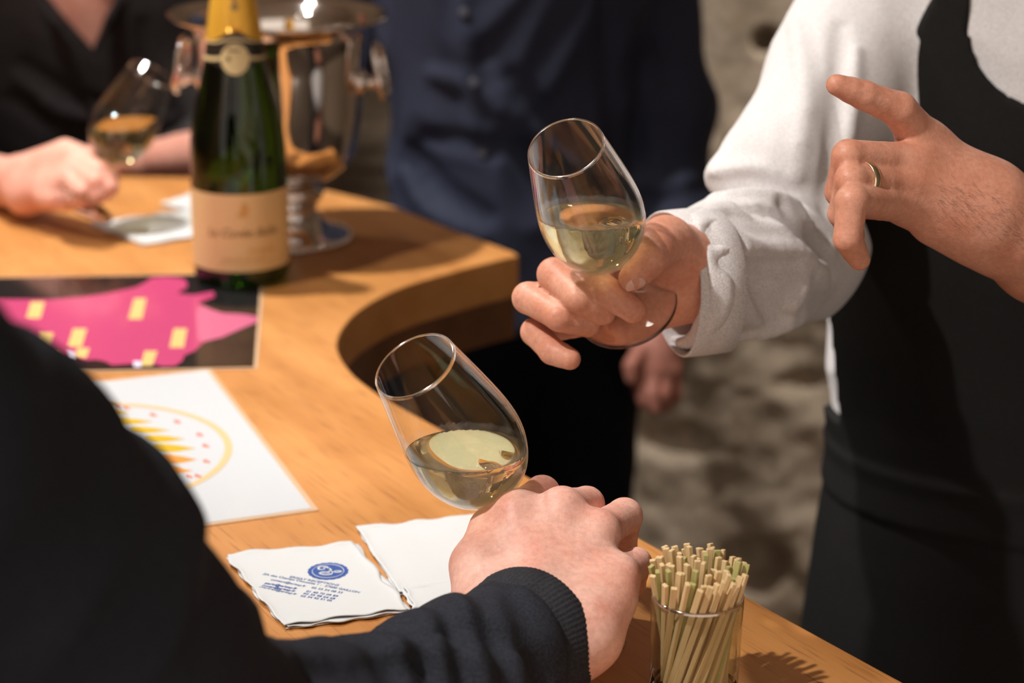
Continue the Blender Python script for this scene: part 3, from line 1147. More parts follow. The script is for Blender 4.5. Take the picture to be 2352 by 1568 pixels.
label_text('La Cuvée Belle', -0.031, 0.0495, 0.066, LABEL_INK)
label_text('champagne', 0.006, 0.0345, 0.026, LABEL_ORANGE, 0)
label_text('grand vin de france', -0.018, 0.0265, 0.040, LABEL_ORANGE, 0)
wrap_disc('crest', 0.004, 0.075, 0.0036, 0.0007, LABEL_ORANGE, lab, 0.006)
wrap_disc('crest', 0.002, 0.070, 0.0050, 0.0007, LABEL_ORANGE, lab, 0.0022)
NECKA = math.pi * 0.026
wrap_grid('neck_label', -NECKA, NECKA, lambda u: 0.203 - 0.010 * math.exp(-(u / 0.012) ** 2), lambda u: 0.226 + 0.006 * math.exp(-(u / 0.014) ** 2), 0.0004, NECK_BLACK, bottle, 80, 8)
for zc, w in ((0.2065, 0.0016), (0.221, 0.0010)):
    wrap_grid('gold_line', -NECKA, NECKA, lambda u: zc + 0.004 * math.exp(-(u / 0.014) ** 2) - w, lambda u: zc + 0.004 * math.exp(-(u / 0.014) ** 2) + w, 0.0007, NECK_GOLD, bottle, 60, 2)
em = wrap_disc('gold_emblem', 0.0, 0.2075, 0.0125, 0.0009, NECK_GOLD, bottle, 0.0135)
wrap_disc('emblem_mark', -0.006, 0.208, 0.002, 0.0013, NECK_BLACK, em)
wrap_grid('emblem_mark', -0.007, 0.004, 0.2145, 0.2160, 0.0013, NECK_BLACK, em, 8, 2)
FO = [(float(brad(z)) + 0.0008, z) for z in np.linspace(0.226, 0.287, 14)] + [(0.0165, 0.289), (0.0165, 0.300), (0.0150, 0.306), (0, 0.308)]
V, F = lathe_arrays(FO, 96)
for i in range(96):                              # scalloped lower edge of the foil
    a = math.atan2(V[i, 1], V[i, 0]) - front
    a = (a + math.pi) % (2 * math.pi) - math.pi
    V[i, 2] = 0.222 + 0.011 * math.exp(-(a / 0.55) ** 2)
    rr2 = float(brad(V[i, 2])) + 0.0008
    aa = math.atan2(V[i, 1], V[i, 0])
    V[i, 0], V[i, 1] = rr2 * math.cos(aa), rr2 * math.sin(aa)
foil = mesh_obj('yellow_foil', V + BP, F, FOIL, bottle)
wrap_disc('foil_mark', 0.001, 0.258, 0.0016, 0.0012, LABEL_INK, bottle, 0.007)
wrap_disc('foil_mark', 0.001, 0.2525, 0.0034, 0.0012, LABEL_INK, bottle, 0.003)

# ------------------------------------------------------------------ champagne bucket
KP = on_table(655, 548)
bucket = thing('champagne_bucket', 'polished steel champagne bucket with ring handles behind the green bottle', 'bucket', KP)
mm = lambda L: [(r / 1000, z / 1000) for r, z in L]
lathe('bucket_body', mm([(0, 57), (20, 57), (34, 60), (50, 66), (63, 76), (71, 90), (75, 110), (78, 140), (80, 175), (82, 202), (86, 212), (95, 218), (104, 221), (107, 223), (106.5, 225.5), (103, 225), (94, 222), (84.5, 216), (80, 204), (78, 175), (76, 140), (73, 110), (69, 92), (61, 79), (49, 69), (33, 63), (0, 61)]), CHROME, bucket, KP, None, 96)
lathe('bucket_foot', mm([(0, 58), (30, 58), (37, 55), (40, 50), (38, 44), (33, 38), (32, 30), (36, 22), (44, 15), (54, 10), (62, 7), (65, 4.5), (65, 0), (62, 0), (55, 2), (0, 3)]), CHROME, bucket, KP, None, 72)
V, F = [], []
for i in range(64):
    a = 2 * math.pi * i / 64
    c = KP + np.array([0.0655 * math.cos(a), 0.0655 * math.sin(a), 0.0045])
    sv, sf = lathe_arrays([(0, -0.0028), (0.002, -0.002), (0.0028, 0), (0.002, 0.002), (0, 0.0028)], 8)
    F += [tuple(k + len(V) for k in f) for f in sf]
    V += list(sv + c)
mesh_obj('bead_trim', V, F, CHROME, bucket)


def bucket_handle(sgn):
    ax = np.array([math.cos(0.12), -math.sin(0.12) * 1.0, 0]) * sgn
    base = KP + ax * 0.081 + np.array([0, 0, 0.160])
    R = np.column_stack([np.cross(ax, [0, 0, 1]), [0, 0, 1], ax])
    h = lathe('ring_handle', mm([(0, -4), (13, -4), (13.5, 0), (9, 3), (6, 6), (6, 12), (9, 14), (10.5, 18), (9, 22), (0, 24)]), CHROME, bucket, base, R, 28)
    side = np.cross(ax, [0, 0, 1])
    path = []
    for i in range(40):
        a = 2 * math.pi * i / 40
        q = (abs(math.cos(a)) ** 0.7 * math.copysign(1, math.cos(a)), abs(math.sin(a)) ** 0.7 * math.copysign(1, math.sin(a)))
        path.append(base + ax * (0.0135 + 0.012 * (0.5 - 0.5 * q[1]) * 0.7) + side * 0.017 * q[0] + np.array([0, 0, 1]) * (0.012 + 0.026 * q[1]))
    V, F = tube_arrays(path, 0.0034, 10, True)
    mesh_obj('ring', V, F, CHROME, h)


bucket_handle(1)
bucket_handle(-1)

# ------------------------------------------------------------------ wine glasses
OUT = [(0, 0), (30.5, 0), (32.4, 0.9), (32.5, 1.8), (30, 3.0), (22, 4.4), (12, 6.6), (6.5, 10.5), (4.6, 16), (4.2, 28), (4.3, 40), (5.0, 47), (7.5, 51.5), (13, 54.8), (19.5, 59), (25, 65), (29, 73), (31.6, 82), (32.6, 91), (32.3, 101), (31.0, 112), (29.1, 124), (27.0, 136), (25.0, 147), (23.5, 155), (23.2, 155.6)]
INN = [(22.6, 155.6), (22.3, 155), (23.8, 147), (25.8, 136), (27.9, 124), (29.8, 112), (31.1, 101), (31.4, 91), (30.4, 82), (27.7, 73), (23.6, 65.6), (18, 60.2), (11.5, 57), (5, 55.6), (0, 55.3)]


def smooth_prof(p, n):
    q = spline(p, n)
    q[:, 0] = np.maximum(q[:, 0], 0)
    return q


def wine_glass(label, rim, foot, t_level, mats, total=0.1556):
    rim, foot = np.array(rim), np.array(foot)
    ax = (rim - foot) / np.linalg.norm(rim - foot)
    side = np.cross(ax, [0.2, 0.9, 0.1])
    side /= np.linalg.norm(side)
    R = np.column_stack([side, np.cross(ax, side), ax])
    sc = np.linalg.norm(rim - foot) / total
    root = thing('wine_glass', label, 'wine glass', foot, 'tilted tasting glasses of white wine')
    so = smooth_prof([(r * sc / 1000, z * sc / 1000) for r, z in OUT], 110)
    si = smooth_prof([(r * sc / 1000, z * sc / 1000) for r, z in INN], 70)
    cut = int(np.argmax(so[:, 1] > 0.0515 * sc))     # stem top
    fcut = int(np.argmax(so[:, 1] > 0.008 * sc))
    full = [(0.0, so[0, 1])] + [tuple(p) for p in so[1:]] + [tuple(p) for p in si[:-1]] + [(0.0, si[-1, 1])]
    body = lathe('glass_body', full, mats[0], root, foot, R, 96)
    body.data.materials.append(BOWL)
    body.data.materials.append(BOWL_MIST)
    body.data.materials.append(RIM)
    lz = (rim + (foot - rim) * t_level)[2]
    for p in body.data.polygons:                 # thin bowl wall above the solid stem; mist where the cold wine stands
        c = np.array(p.center)
        if (c - foot) @ ax > 0.0535 * sc:
            p.material_index = 2 if (c[2] < lz + 0.004 and mats[2]) else 1
        if (c - foot) @ ax > 0.1545 * sc:
            p.material_index = 3
    ip = [(p[0] + 0.00035 if p[0] > 0 else 0.0, p[1] - 0.00035) for p in si]
    ip[-1] = (0.0, si[-1, 1] - 0.00035)
    V, F = lathe_arrays([(0.0, ip[0][1])] + ip, 96)
    V = V @ R.T + foot
    bm = bmesh.new()
    vs = [bm.verts.new(v) for v in V]
    for f in F:
        try:
            bm.faces.new([vs[i] for i in f])
        except ValueError:
            pass
    lvl = rim + (foot - rim) * t_level
    g = bmesh.ops.bisect_plane(bm, geom=bm.verts[:] + bm.edges[:] + bm.faces[:], plane_co=Vector(lvl), plane_no=Vector((0, 0, 1)), clear_outer=True)
    be = [e for e in bm.edges if e.is_boundary]
    r = bmesh.ops.contextual_create(bm, geom=be)
    bmesh.ops.remove_doubles(bm, verts=bm.verts, dist=1e-6)
    bmesh.ops.recalc_face_normals(bm, faces=bm.faces)
    w = bm_obj('wine', bm, mats[1], root)
    for p in w.data.polygons:
        if len(p.vertices) > 5:
            p.use_smooth = False
    return root, ax, foot, R


G1_RIM, G1_FOOT = at(952, 839, 1.094), at(1226, 1256, 1.192)
G2_RIM, G2_FOOT = at(1299, 339, 1.130), at(1440, 707, 1.243)
G3_RIM, G3_FOOT = at(349, 169, 2.00), at(187, 472, 1.955)
wine_glass('tilted glass of white wine in the hand with the dark ribbed cuff', G1_RIM, G1_FOOT, 0.44, (GLASS, WINE, True))
wine_glass("tilted glass of white wine held by the waiter in the white shirt", G2_RIM, G2_FOOT, 0.40, (GLASS, WINE, True))
wine_glass('blurred tilted glass of white wine held by the woman in black', G3_RIM, G3_FOOT, 0.385, (GLASS, WINE, False))

# ------------------------------------------------------------------ glass of bamboo picks
TP = on_table(1592, 1592)
tumbler = thing('pick_tumbler', 'small clear tumbler full of bamboo picks at the table edge', 'glass', TP)
lathe('tumbler_glass', mm([(0, 0), (22.5, 0), (24, 1.5), (24.3, 6), (25.2, 58.5), (25.0, 60), (24.4, 60.3), (23.7, 59.8), (23.4, 58), (22.5, 9), (21, 7.2), (0, 6.8)]), TUMBLER, tumbler, TP, None, 72)
_tg = bpy.data.objects['tumbler_glass'].data
_tg.materials.append(RIM)
_tg.materials.append(GLASS)
for _p in _tg.polygons:
    _z = _p.center.z - TP[2]
    _p.material_index = 1 if _z > 0.0583 else (2 if _z < 0.0074 else 0)
bm = bmesh.new()
bmesh.ops.create_cube(bm, size=1.0)
for v in bm.verts:
    v.co = Vector((v.co.x * 0.0035, v.co.y * 0.0024, (v.co.z + 0.5) * 0.088))
bmesh.ops.bevel(bm, geom=[e for e in bm.edges], offset=0.0003, segments=1, affect='EDGES')
pick0 = bpy.data.meshes.new('bamboo_pick')
bm.to_mesh(pick0)
bm.free()
pick0.materials.append(BAMBOO)
pick1 = pick0.copy()
pick1.materials[0] = BAMBOO_GREEN
rp_ = random.Random(11)
count = 0
for r0, r1, n, tw, dz in ((2.0, 4.0, 3, 20, 3), (5.8, 10.5, 8, 30, 2), (9.6, 16.4, 14, 40, 1), (13.2, 21.3, 19, 48, 0), (16.8, 25.6, 24, 54, -1.5)):
    for i in range(n):
        a = 2 * math.pi * (i + rp_.uniform(-0.12, 0.12)) / n + r0
        p0 = np.array([r0 * math.cos(a), r0 * math.sin(a), 8.0]) / 1000
        b = a + math.radians(tw)
        p1 = np.array([r1 * math.cos(b), r1 * math.sin(b), 78 + dz + rp_.uniform(-3.5, 3.5)]) / 1000
        d = Vector(p1 - p0)
        green = rp_.random() < 0.16
        o = bpy.data.objects.new('bamboo_pick', pick1 if green else pick0)
        L = d.length
        q = d.to_track_quat('Z', 'X').to_matrix().to_4x4() @ Matrix.Rotation(rp_.uniform(0, 3.1), 4, 'Z')
        o.matrix_world = Matrix.Translation(Vector(TP + p0)) @ q @ Matrix.Diagonal((1, 1, L / 0.088, 1))
        COL.objects.link(o)
        tag(o, ('greenish' if green else 'pale cream') + ' bamboo pick standing in the small tumbler at the table edge', 'pick', 'bamboo picks in the tumbler')
        count += 1

# ------------------------------------------------------------------ people
def finger(pts, k=0.005):
    """pts: (px, py, depth, radius mm) from knuckle to tip; adds knuckle swell at the joints"""
    parts = []
    for i, (p, q) in enumerate(zip(pts[:-1], pts[1:])):
        a, b = np.array(p, dtype=float), np.array(q, dtype=float)
        m = (a + b) / 2
        m[3] = (a[3] + b[3]) / 2 * (0.955 if i < len(pts) - 2 else 1.03)      # slight waist between the joints, full tip pad
        parts.append(pchain([a, m, b], 0.0008))
    return union(parts, 0.0016)


def hand_sdf(palm, fingers, kp=0.011, kf=0.005):
    """palm: list of chains blended softly; fingers stay separate from each other but grow out of the palm"""
    pal = union(palm, kp)
    fs = fingers

    def fn(P):
        d = pal(P)
        f = fs[0](P)
        for g in fs[1:]:
            f = smin(f, g(P), 0.0016)
        return smin(d, f, kf)
    parts = [pal] + fs
    return Sdf(fn, np.min([p.lo for p in parts], axis=0), np.max([p.hi for p in parts], axis=0))


def nail(name, c, nrm, along, w, l, parent, mat=NAIL):
    """curved nail plate lying on a fingertip"""
    c, nrm, along = map(lambda v: np.array(v, dtype=float), (c, nrm, along))
    nrm /= np.linalg.norm(nrm)
    along -= nrm * (along @ nrm)
    along /= np.linalg.norm(along)
    sd = np.cross(nrm, along)
    V, F, n = [], [], 9
    for layer in (0.0006, -0.0012):
        for i in range(n):
            for j in range(n):
                u, v = -1 + 2 * i / (n - 1), -1 + 2 * j / (n - 1)
                x = u * math.sqrt(1 - 0.5 * v * v)
                y = v * math.sqrt(1 - 0.5 * u * u)
                V.append(c + sd * (x * w) + along * (y * l) + nrm * (layer - w * 0.45 * x * x - 0.0008 * y * y))
    for i in range(n - 1):
        for j in range(n - 1):
            a = i * n + j
            F.append((a, a + n, a + n + 1, a + 1))
            F.append((a + n * n + 1, a + n * n + n + 1, a + n * n + n, a + n * n))
    bd = [k * n for k in range(n)] + [(n - 1) * n + k for k in range(1, n)] + [k * n + n - 1 for k in range(n - 2, -1, -1)] + [k for k in range(n - 2, 0, -1)]
    for k in range(len(bd)):
        a, b = bd[k], bd[(k + 1) % len(bd)]
        F.append((a, a + n * n, b + n * n, b))
    return mesh_obj(name, V, F, mat, parent)


def band_ring(name, c, axis, r, w, mat, parent):
    axis = np.array(axis, dtype=float)
    axis /= np.linalg.norm(axis)
    s = np.cross(axis, [0.3, 0.2, 0.9])
    s /= np.linalg.norm(s)
    R = np.column_stack([s, np.cross(axis, s), axis])
    t = 0.0011
    return lathe(name, [(r, -w), (r + t * 0.7, -w), (r + t, -w * 0.6), (r + t * 1.25, 0), (r + t, w * 0.6), (r + t * 0.7, w), (r, w), (r - 0.0005, 0), (r, -w)], mat, parent, c, R, 48)


def head_sdf(c, yaw, tilt=0.0, s=1.0):
    """c: centre of the skull; faces -y at yaw 0"""
    cy, sy = math.cos(yaw), math.sin(yaw)
    R = np.array([[cy, -sy, 0], [sy, cy, 0], [0, 0, 1]])
    w = lambda v: np.array(c) + R @ (np.array(v) * s)
    parts = [ellipsoid(w((0, 0.010, 0.025)), np.array((0.074, 0.092, 0.092)) * s, R), ellipsoid(w((0, -0.020, -0.045)), np.array((0.058, 0.070, 0.075)) * s, R),
             ball(w((0, -0.062, -0.098)), 0.024 * s), cap(w((0, -0.092, 0.005)), w((0, -0.112, -0.030)), 0.008 * s, 0.013 * s),
             cap(w((-0.04, -0.080, 0.022)), w((0.04, -0.080, 0.022)), 0.011 * s, 0.011 * s), cap(w((-0.018, -0.090, -0.066)), w((0.018, -0.090, -0.066)), 0.008 * s, 0.008 * s),
             cap(w((0.074, 0.005, 0.012)), w((0.074, 0.008, -0.022)), 0.011 * s, 0.008 * s), cap(w((-0.074, 0.005, 0.012)), w((-0.074, 0.008, -0.022)), 0.011 * s, 0.008 * s)]
    h = union(parts, 0.016 * s)
    for e in (-0.031, 0.031):
        h = subtract(h, ball(w((e, -0.098, 0.002)), 0.013 * s), 0.008)
    eyes = [ball(w((e, -0.078, 0.002)), 0.0125 * s) for e in (-0.031, 0.031)]
    skull = ellipsoid(w((0, 0.016, 0.032)), np.array((0.080, 0.096, 0.094)) * s, R)
    fc, dz = w((0, -0.085, 0.045)), R @ np.array((0, -0.8, -0.6))

    def hair(P):
        face = (P - np.array(fc, dtype=np.float32)) @ np.array(dz, dtype=np.float32)
        return smax(skull(P), face, 0.01)
    return union([h] + eyes, 0.002), Sdf(hair, skull.lo, skull.hi)


def sections(zs, s=1.0, top=0.0):
    return [(zs + 0.055, 0, 0.01, 0.062, 0.058), (zs + 0.02, 0, 0.005, 0.10 * s, 0.075), (zs - 0.02, 0, 0, 0.165 * s, 0.092 * s), (zs - 0.08, 0, 0, 0.188 * s, 0.108 * s), (zs - 0.2, 0, 0, 0.185 * s, 0.12 * s), (zs - 0.32, 0, 0, 0.170 * s, 0.115 * s),
            (zs - 0.42, 0, 0, 0.163 * s, 0.11 * s), (zs - 0.52, 0, 0, 0.175 * s, 0.118 * s), (zs - 0.62, 0, 0, 0.182 * s, 0.122 * s)]


def legs(c, yaw, zt, name_parent, mat, spread=0.09):
    cy, sy = math.cos(yaw), math.sin(yaw)
    w = lambda x, y, z: np.array([c[0] + x * cy - y * sy, c[1] + x * sy + y * cy, z])
    parts = [chain([(w(s * spread, 0, zt), 0.092), (w(s * spread, -0.01, 0.50), 0.072), (w(s * spread, 0.01, 0.06), 0.058)], 0.02) for s in (-1, 1)]
    parts.append(cap(w(-spread * 0.65, 0, zt + 0.02), w(spread * 0.65, 0, zt + 0.02), 0.105, 0.105))
    mesh_np('trousers', *mesh_sdf(wrinkle(union(parts, 0.03), 0.003, 22, 5), 0.010), mat, name_parent)
    for s in (-1, 1):
        sh = union([cap(w(s * spread, 0.03, 0.045), w(s * spread * 1.15, -0.14, 0.035), 0.042, 0.034)], 0.01)
        sh = Sdf(lambda P, sh=sh: smax(sh(P), -P[:, 2] + 0.001, 0.006), sh.lo, sh.hi)
        mesh_np('shoe', *mesh_sdf(sh, 0.007), BASE_BLACK, name_parent)


# ---------------- person holding the near glass: dark sweater, right arm across the table
def build_near_person():
    root = thing('person', 'person in dark navy sweater reaching across the table with the tilted glass', 'person', (-0.46, 0.50, 0))
    hand = hand_sdf([
        pchain([(1085, 1560, 1.035, 27), (1165, 1510, 1.06, 28), (1225, 1430, 1.083, 30)]),
        pchain([(1215, 1430, 1.087, 25), (1200, 1290, 1.108, 16), (1186, 1180, 1.120, 13.5)]), pchain([(1235, 1430, 1.085, 25), (1265, 1290, 1.107, 16), (1290, 1172, 1.121, 13.5)]),
        pchain([(1270, 1440, 1.082, 23), (1325, 1320, 1.102, 15), (1374, 1222, 1.117, 13)]), pchain([(1290, 1470, 1.077, 21), (1360, 1390, 1.089, 15), (1420, 1320, 1.099, 12)]),
        pchain([(1250, 1530, 1.06, 20), (1340, 1455, 1.072, 21), (1395, 1375, 1.09, 16)]),
        pchain([(1125, 1425, 1.085, 22), (1098, 1300, 1.108, 15), (1130, 1215, 1.13, 12.5)]),
    ], [
        finger([(1190, 1180, 1.124, 13), (1245, 1133, 1.162, 10.6), (1248, 1200, 1.188, 9), (1212, 1222, 1.184, 7.6)]),
        finger([(1292, 1172, 1.128, 13), (1347, 1158, 1.164, 10.6), (1338, 1228, 1.192, 9), (1285, 1245, 1.190, 7.6)]),
        finger([(1372, 1222, 1.122, 12), (1434, 1185, 1.153, 10.6), (1428, 1250, 1.178, 9), (1380, 1275, 1.184, 7.4)]),
        finger([(1418, 1325, 1.103, 11.5), (1460, 1294, 1.125, 9.2), (1452, 1340, 1.148, 7.8), (1415, 1362, 1.156, 6.6)]),
        finger([(1130, 1215, 1.13, 12), (1155, 1185, 1.155, 10.5), (1175, 1195, 1.17, 9)]),
    ])
    torso_c, yaw = (-0.47, 0.50), -0.45
    zs = 1.42
    secs = sections(zs)
    head, hair = head_sdf((-0.46, 0.47, zs + 0.27), yaw + 2.6)
    body = union([grow(stack(secs, torso_c, yaw), -0.012), cap((-0.47, 0.50, zs), (-0.46, 0.48, zs + 0.16), 0.055, 0.052), head], 0.02)
    fore = pchain([(420, 1750, 0.86, 34), (680, 1722, 0.92, 31), (1085, 1560, 1.035, 27)])
    mesh_np('body', *join_arrays([mesh_sdf(hand, 0.0016), mesh_sdf(fore, 0.004), mesh_sdf(body, 0.007)]), SKIN_A, root)
    mesh_np('hair', *mesh_sdf(hair, 0.006), HAIR, root)
    # sweater
    sho, elb = at(-760, 640, 0.58), at(400, 1720, 0.85)
    upper = chain([(sho, 0.066), (at(-365, 1000, 0.64), 0.0615), (at(80, 1285, 0.74), 0.0560), (at(240, 1490, 0.79), 0.053), (elb, 0.051)], 0.01)
    bumps = [ball(at(262, 1165, 0.75), 0.021), ball(at(60, 960, 0.70), 0.020), ball(at(430, 1440, 0.83), 0.020)]
    fores = union([cap(elb, at(680, 1722, 0.92), 0.051, 0.044), cap(at(680, 1722, 0.92), at(1018, 1588, 1.015), 0.044, 0.0398), cap(at(1018, 1588, 1.015), at(1185, 1487, 1.066), 0.0398, 0.0385)], 0.02)
    left = chain([((-0.64, 0.42, zs - 0.04), 0.062), ((-0.70, 0.40, 1.12), 0.052), ((-0.66, 0.50, 0.92), 0.042)], 0.02)
    shell = union([stack(secs, torso_c, yaw), union([upper] + bumps, 0.03), fores, left, cap((-0.35, 0.52, zs - 0.06), sho, 0.075, 0.066)], 0.03)
    shell = wrinkle(shell, 0.0022, 26, 21)
    shell = ridges(shell, [([(985, 1462), (1090, 1430), (1200, 1470), (1262, 1560)], -7, 0.80), ([(880, 1500), (1000, 1495), (1110, 1530), (1180, 1600)], 6, 0.35), ([(700, 1540), (800, 1530), (950, 1580)], -7, 0.80), ([(840, 1520), (960, 1530), (1060, 1590)], -5, 0.80)], 0.010)
    # opening at the wrist: cut square across the arm, hollow inside
    end, back = at(1195, 1482, 1.069), at(1010, 1575, 1.015)
    axd = (end - back) / np.linalg.norm(end - back)
    bore = cap(end - axd * 0.012, end + axd * 0.05, 0.0325, 0.0355)

    s1 = np.cross(axd, UPV)

    def cutf(P, f=shell):
        q = (P - end)
        sx = (q @ axd).astype(np.float32)
        side = (q @ s1).astype(np.float32)
        win = np.exp(-((sx + 0.085) / 0.065) ** 2) * (np.einsum('ij,ij->i', q, q) < 0.05)
        d = f(P) + 0.0040 * np.exp(-((sx + 0.004) / 0.0045) ** 2) * (np.einsum('ij,ij->i', q, q) < 0.006)
        d = d - 0.0030 * win * np.sin(2 * math.pi * (sx + 0.35 * side) / 0.034 + 3 * np.sin(60 * side + 20 * sx))
        d = smax(d, sx, 0.004)
        return smax(d, -bore(P), 0.002)
    mesh_np('sweater', *mesh_sdf(Sdf(cutf, shell.lo, shell.hi), 0.0034), NAVY, root)
    # ribbed cuff band
    s = np.cross(axd, UPV)
    s /= np.linalg.norm(s)
    u2 = np.cross(s, axd)
    prof = [(-0.018, 0.0350), (-0.010, 0.0372), (-0.002, 0.0396), (0.004, 0.0410), (0.010, 0.0408), (0.0145, 0.0395), (0.0165, 0.0375), (0.0160, 0.0355), (0.010, 0.0345), (-0.004, 0.0340)]
    V, F, n = [], [], 528
    for z, r in prof:
        for i in range(n):
            a = 2 * math.pi * i / n
            rr = r + (0.00016 * math.sin(a * 88) if r > 0.036 else 0)
            V.append(end + axd * z + rr * (math.cos(a) * s + math.sin(a) * u2))
    m = len(prof)
    for j in range(m):
        for i in range(n):
            a, b = j * n + i, j * n + (i + 1) % n
            c2, d2 = ((j + 1) % m) * n + (i + 1) % n, ((j + 1) % m) * n + i
            F.append((a, d2, c2, b))
    mesh_obj('cuff', V, F, RIB, root)
    legs(torso_c, yaw, 0.82, root, TROUSERS)


build_near_person()


# ---------------- the waiter: white shirt, black bib apron
def build_waiter():
    root = thing('person', 'waiter in white shirt and black bib apron holding a glass and gesturing', 'person', (0.42, 1.47, 0))
    # hand around the glass stem
    h1 = hand_sdf([
        pchain([(1690, 640, 1.335, 29), (1620, 625, 1.28, 27), (1560, 610, 1.26, 24)]),
        pchain([(1570, 600, 1.262, 21), (1445, 590, 1.272, 13)]), pchain([(1570, 620, 1.265, 22), (1425, 630, 1.28, 13)]),
        pchain([(1570, 645, 1.267, 21), (1412, 680, 1.283, 12.5)]), pchain([(1570, 660, 1.268, 19), (1402, 722, 1.285, 12)]),
        pchain([(1570, 670, 1.262, 17), (1450, 735, 1.262, 13)]),
        pchain([(1575, 600, 1.25, 21), (1530, 560, 1.228, 16.5), (1500, 575, 1.205, 13)]),
    ], [
        finger([(1445, 590, 1.272, 12.5), (1325, 612, 1.222, 10.2), (1398, 672, 1.197, 9.0), (1456, 714, 1.198, 7.8)]),
        finger([(1425, 630, 1.28, 12.5), (1272, 630, 1.222, 10.3), (1328, 684, 1.199, 9.4), (1385, 716, 1.208, 8.2)]),
        finger([(1412, 680, 1.283, 12), (1213, 684, 1.230, 9.9), (1285, 727, 1.206, 9.0), (1350, 745, 1.216, 8.0)]),
        finger([(1402, 722, 1.285, 11), (1228, 762, 1.238, 8.7), (1268, 806, 1.222, 8.2), (1309, 824, 1.216, 6.8)]),
        finger([(1515, 562, 1.215, 14), (1488, 598, 1.192, 11.3), (1451, 638, 1.184, 8.0)]),
    ])
    # gesturing hand
    h2 = hand_sdf([
        pchain([(2560, 650, 1.26, 38), (2400, 575, 1.225, 33), (2320, 525, 1.207, 30), (2255, 482, 1.2, 27)]),
        pchain([(2255, 455, 1.2, 23), (2132, 335, 1.188, 12.5)]), pchain([(2255, 470, 1.197, 24), (2105, 378, 1.178, 13)]),
        pchain([(2250, 485, 1.195, 24), (2092, 425, 1.176, 13)]), pchain([(2245, 505, 1.197, 22), (2092, 468, 1.180, 12)]),
        pchain([(2260, 520, 1.205, 22), (2150, 500, 1.195, 15)]),
        pchain([(2240, 470, 1.215, 20), (2150, 400, 1.225, 16), (2080, 380, 1.22, 11)]),
    ], [
        finger([(2128, 335, 1.188, 14.0), (2065, 252, 1.166, 10.6), (1985, 219, 1.156, 8.6), (1922, 195, 1.15, 6.3)]),
        finger([(2105, 377, 1.178, 13), (1948, 358, 1.150, 9.6), (1928, 440, 1.166, 8.6), (1955, 492, 1.19, 7)]),
        finger([(2092, 422, 1.176, 13), (1955, 413, 1.143, 9.6), (1934, 490, 1.158, 8.3), (1960, 540, 1.18, 7)]),
        finger([(2090, 466, 1.180, 12.5), (1957, 462, 1.132, 9.7), (1947, 548, 1.132, 8.2), (1974, 596, 1.142, 6.4)]),
        finger([(2080, 380, 1.22, 11), (2040, 420, 1.20, 9), (2020, 440, 1.19, 8)]),
    ], 0.013, 0.010)
    zs = 1.46
    tc, yaw = (0.417, 1.49), -0.28
    secs = sections(zs)[:6] + [(zs - 0.42, 0, 0, 0.156, 0.108), (zs - 0.47, 0, 0, 0.147, 0.106), (zs - 0.62, 0, 0, 0.147, 0.106)]
    tors = stack(secs, tc, yaw)
    head, hair = head_sdf((0.40, 1.46, zs + 0.27), yaw)
    body = union([grow(tors, -0.012), cap((tc[0], tc[1], zs), (0.405, 1.47, zs + 0.16), 0.055, 0.052), head], 0.02)
    mesh_np('body', *join_arrays([mesh_sdf(h1, 0.0016), mesh_sdf(h2, 0.0016), mesh_sdf(body, 0.007)]), SKIN_W, root)
    mesh_np('hair', *mesh_sdf(hair, 0.006), HAIR, root)
    band_ring('wedding_ring', at(1983, 415, 1.150), at(1955, 413, 1.143) - at(2092, 422, 1.176), 0.0106, 0.0028, GOLD, root)
    band_ring('silver_ring', at(1250, 684, 1.241), at(1213, 684, 1.230) - at(1412, 680, 1.283), 0.0106, 0.002, SILVER, root)
    tn = at(1451, 638, 1.184)
    nail('fingernail', tn + 0.0070 * (0.35 * RGT - 0.75 * UPV - 0.62 * FWD), 0.35 * RGT - 0.75 * UPV - 0.62 * FWD, at(1451, 638, 1.184) - at(1488, 598, 1.192), 0.0055, 0.0065, root)
    # fine hairs on the back of the wrist
    rh = np.random.default_rng(17)
    V, F = [], []
    for _ in range(330):
        px, py = rh.uniform(2150, 2420), rh.uniform(400, 600)
        py = 0.45 * py + 0.55 * (430 + (px - 2150) * 0.42 + rh.normal() * 22)
        p = surf(px, py, h2, 1.0, 1.4)
        if p is None:
            continue
        e = 0.0006
        q = np.array([p, p + [e, 0, 0], p + [0, e, 0], p + [0, 0, e]], dtype=np.float32)
        dd = h2(q)
        nn = (dd[1:] - dd[0]) / e
        nn = nn / (np.linalg.norm(nn) + 1e-9)
        dr = RGT * rh.uniform(0.5, 1.0) - UPV * rh.uniform(0.0, 0.9)
        dr = dr - nn * (dr @ nn) + nn * rh.uniform(0.12, 0.3)
        dr /= np.linalg.norm(dr)
        sd = np.cross(nn, dr)
        sd /= np.linalg.norm(sd)
        L, w = rh.uniform(0.004, 0.007), 0.00004
        b = len(V)
        V += [p - sd * w, p + sd * w, p + dr * L * 0.5 + nn * 0.0004 + sd * w * 0.8, p + dr * L * 0.5 + nn * 0.0004 - sd * w * 0.8, p + dr * L]
        F += [(b, b + 1, b + 2, b + 3), (b + 3, b + 2, b + 4)]
    ah = mesh_obj('arm_hair', V, F, HAIR, root)
    ah['kind'] = 'stuff'
    # shirt
    arm_u = union([cap(at(2050, -170, 1.50), at(1932, 188, 1.46), 0.052, 0.049), cap(at(1932, 188, 1.46), at(1808, 372, 1.40), 0.049, 0.044)], 0.03)
    arm_f = union([cap(at(1830, 585, 1.405), at(1700, 612, 1.33), 0.046, 0.046), cap(at(1700, 612, 1.33), at(1545, 650, 1.268), 0.046, 0.0445)], 0.02)
    arm_u = union([arm_u, cap(at(1656, 412, 1.395), at(1770, 400, 1.40), 0.013, 0.03)], 0.02)
    link_ = cap(at(1800, 400, 1.41), at(1840, 570, 1.41), 0.042, 0.043)
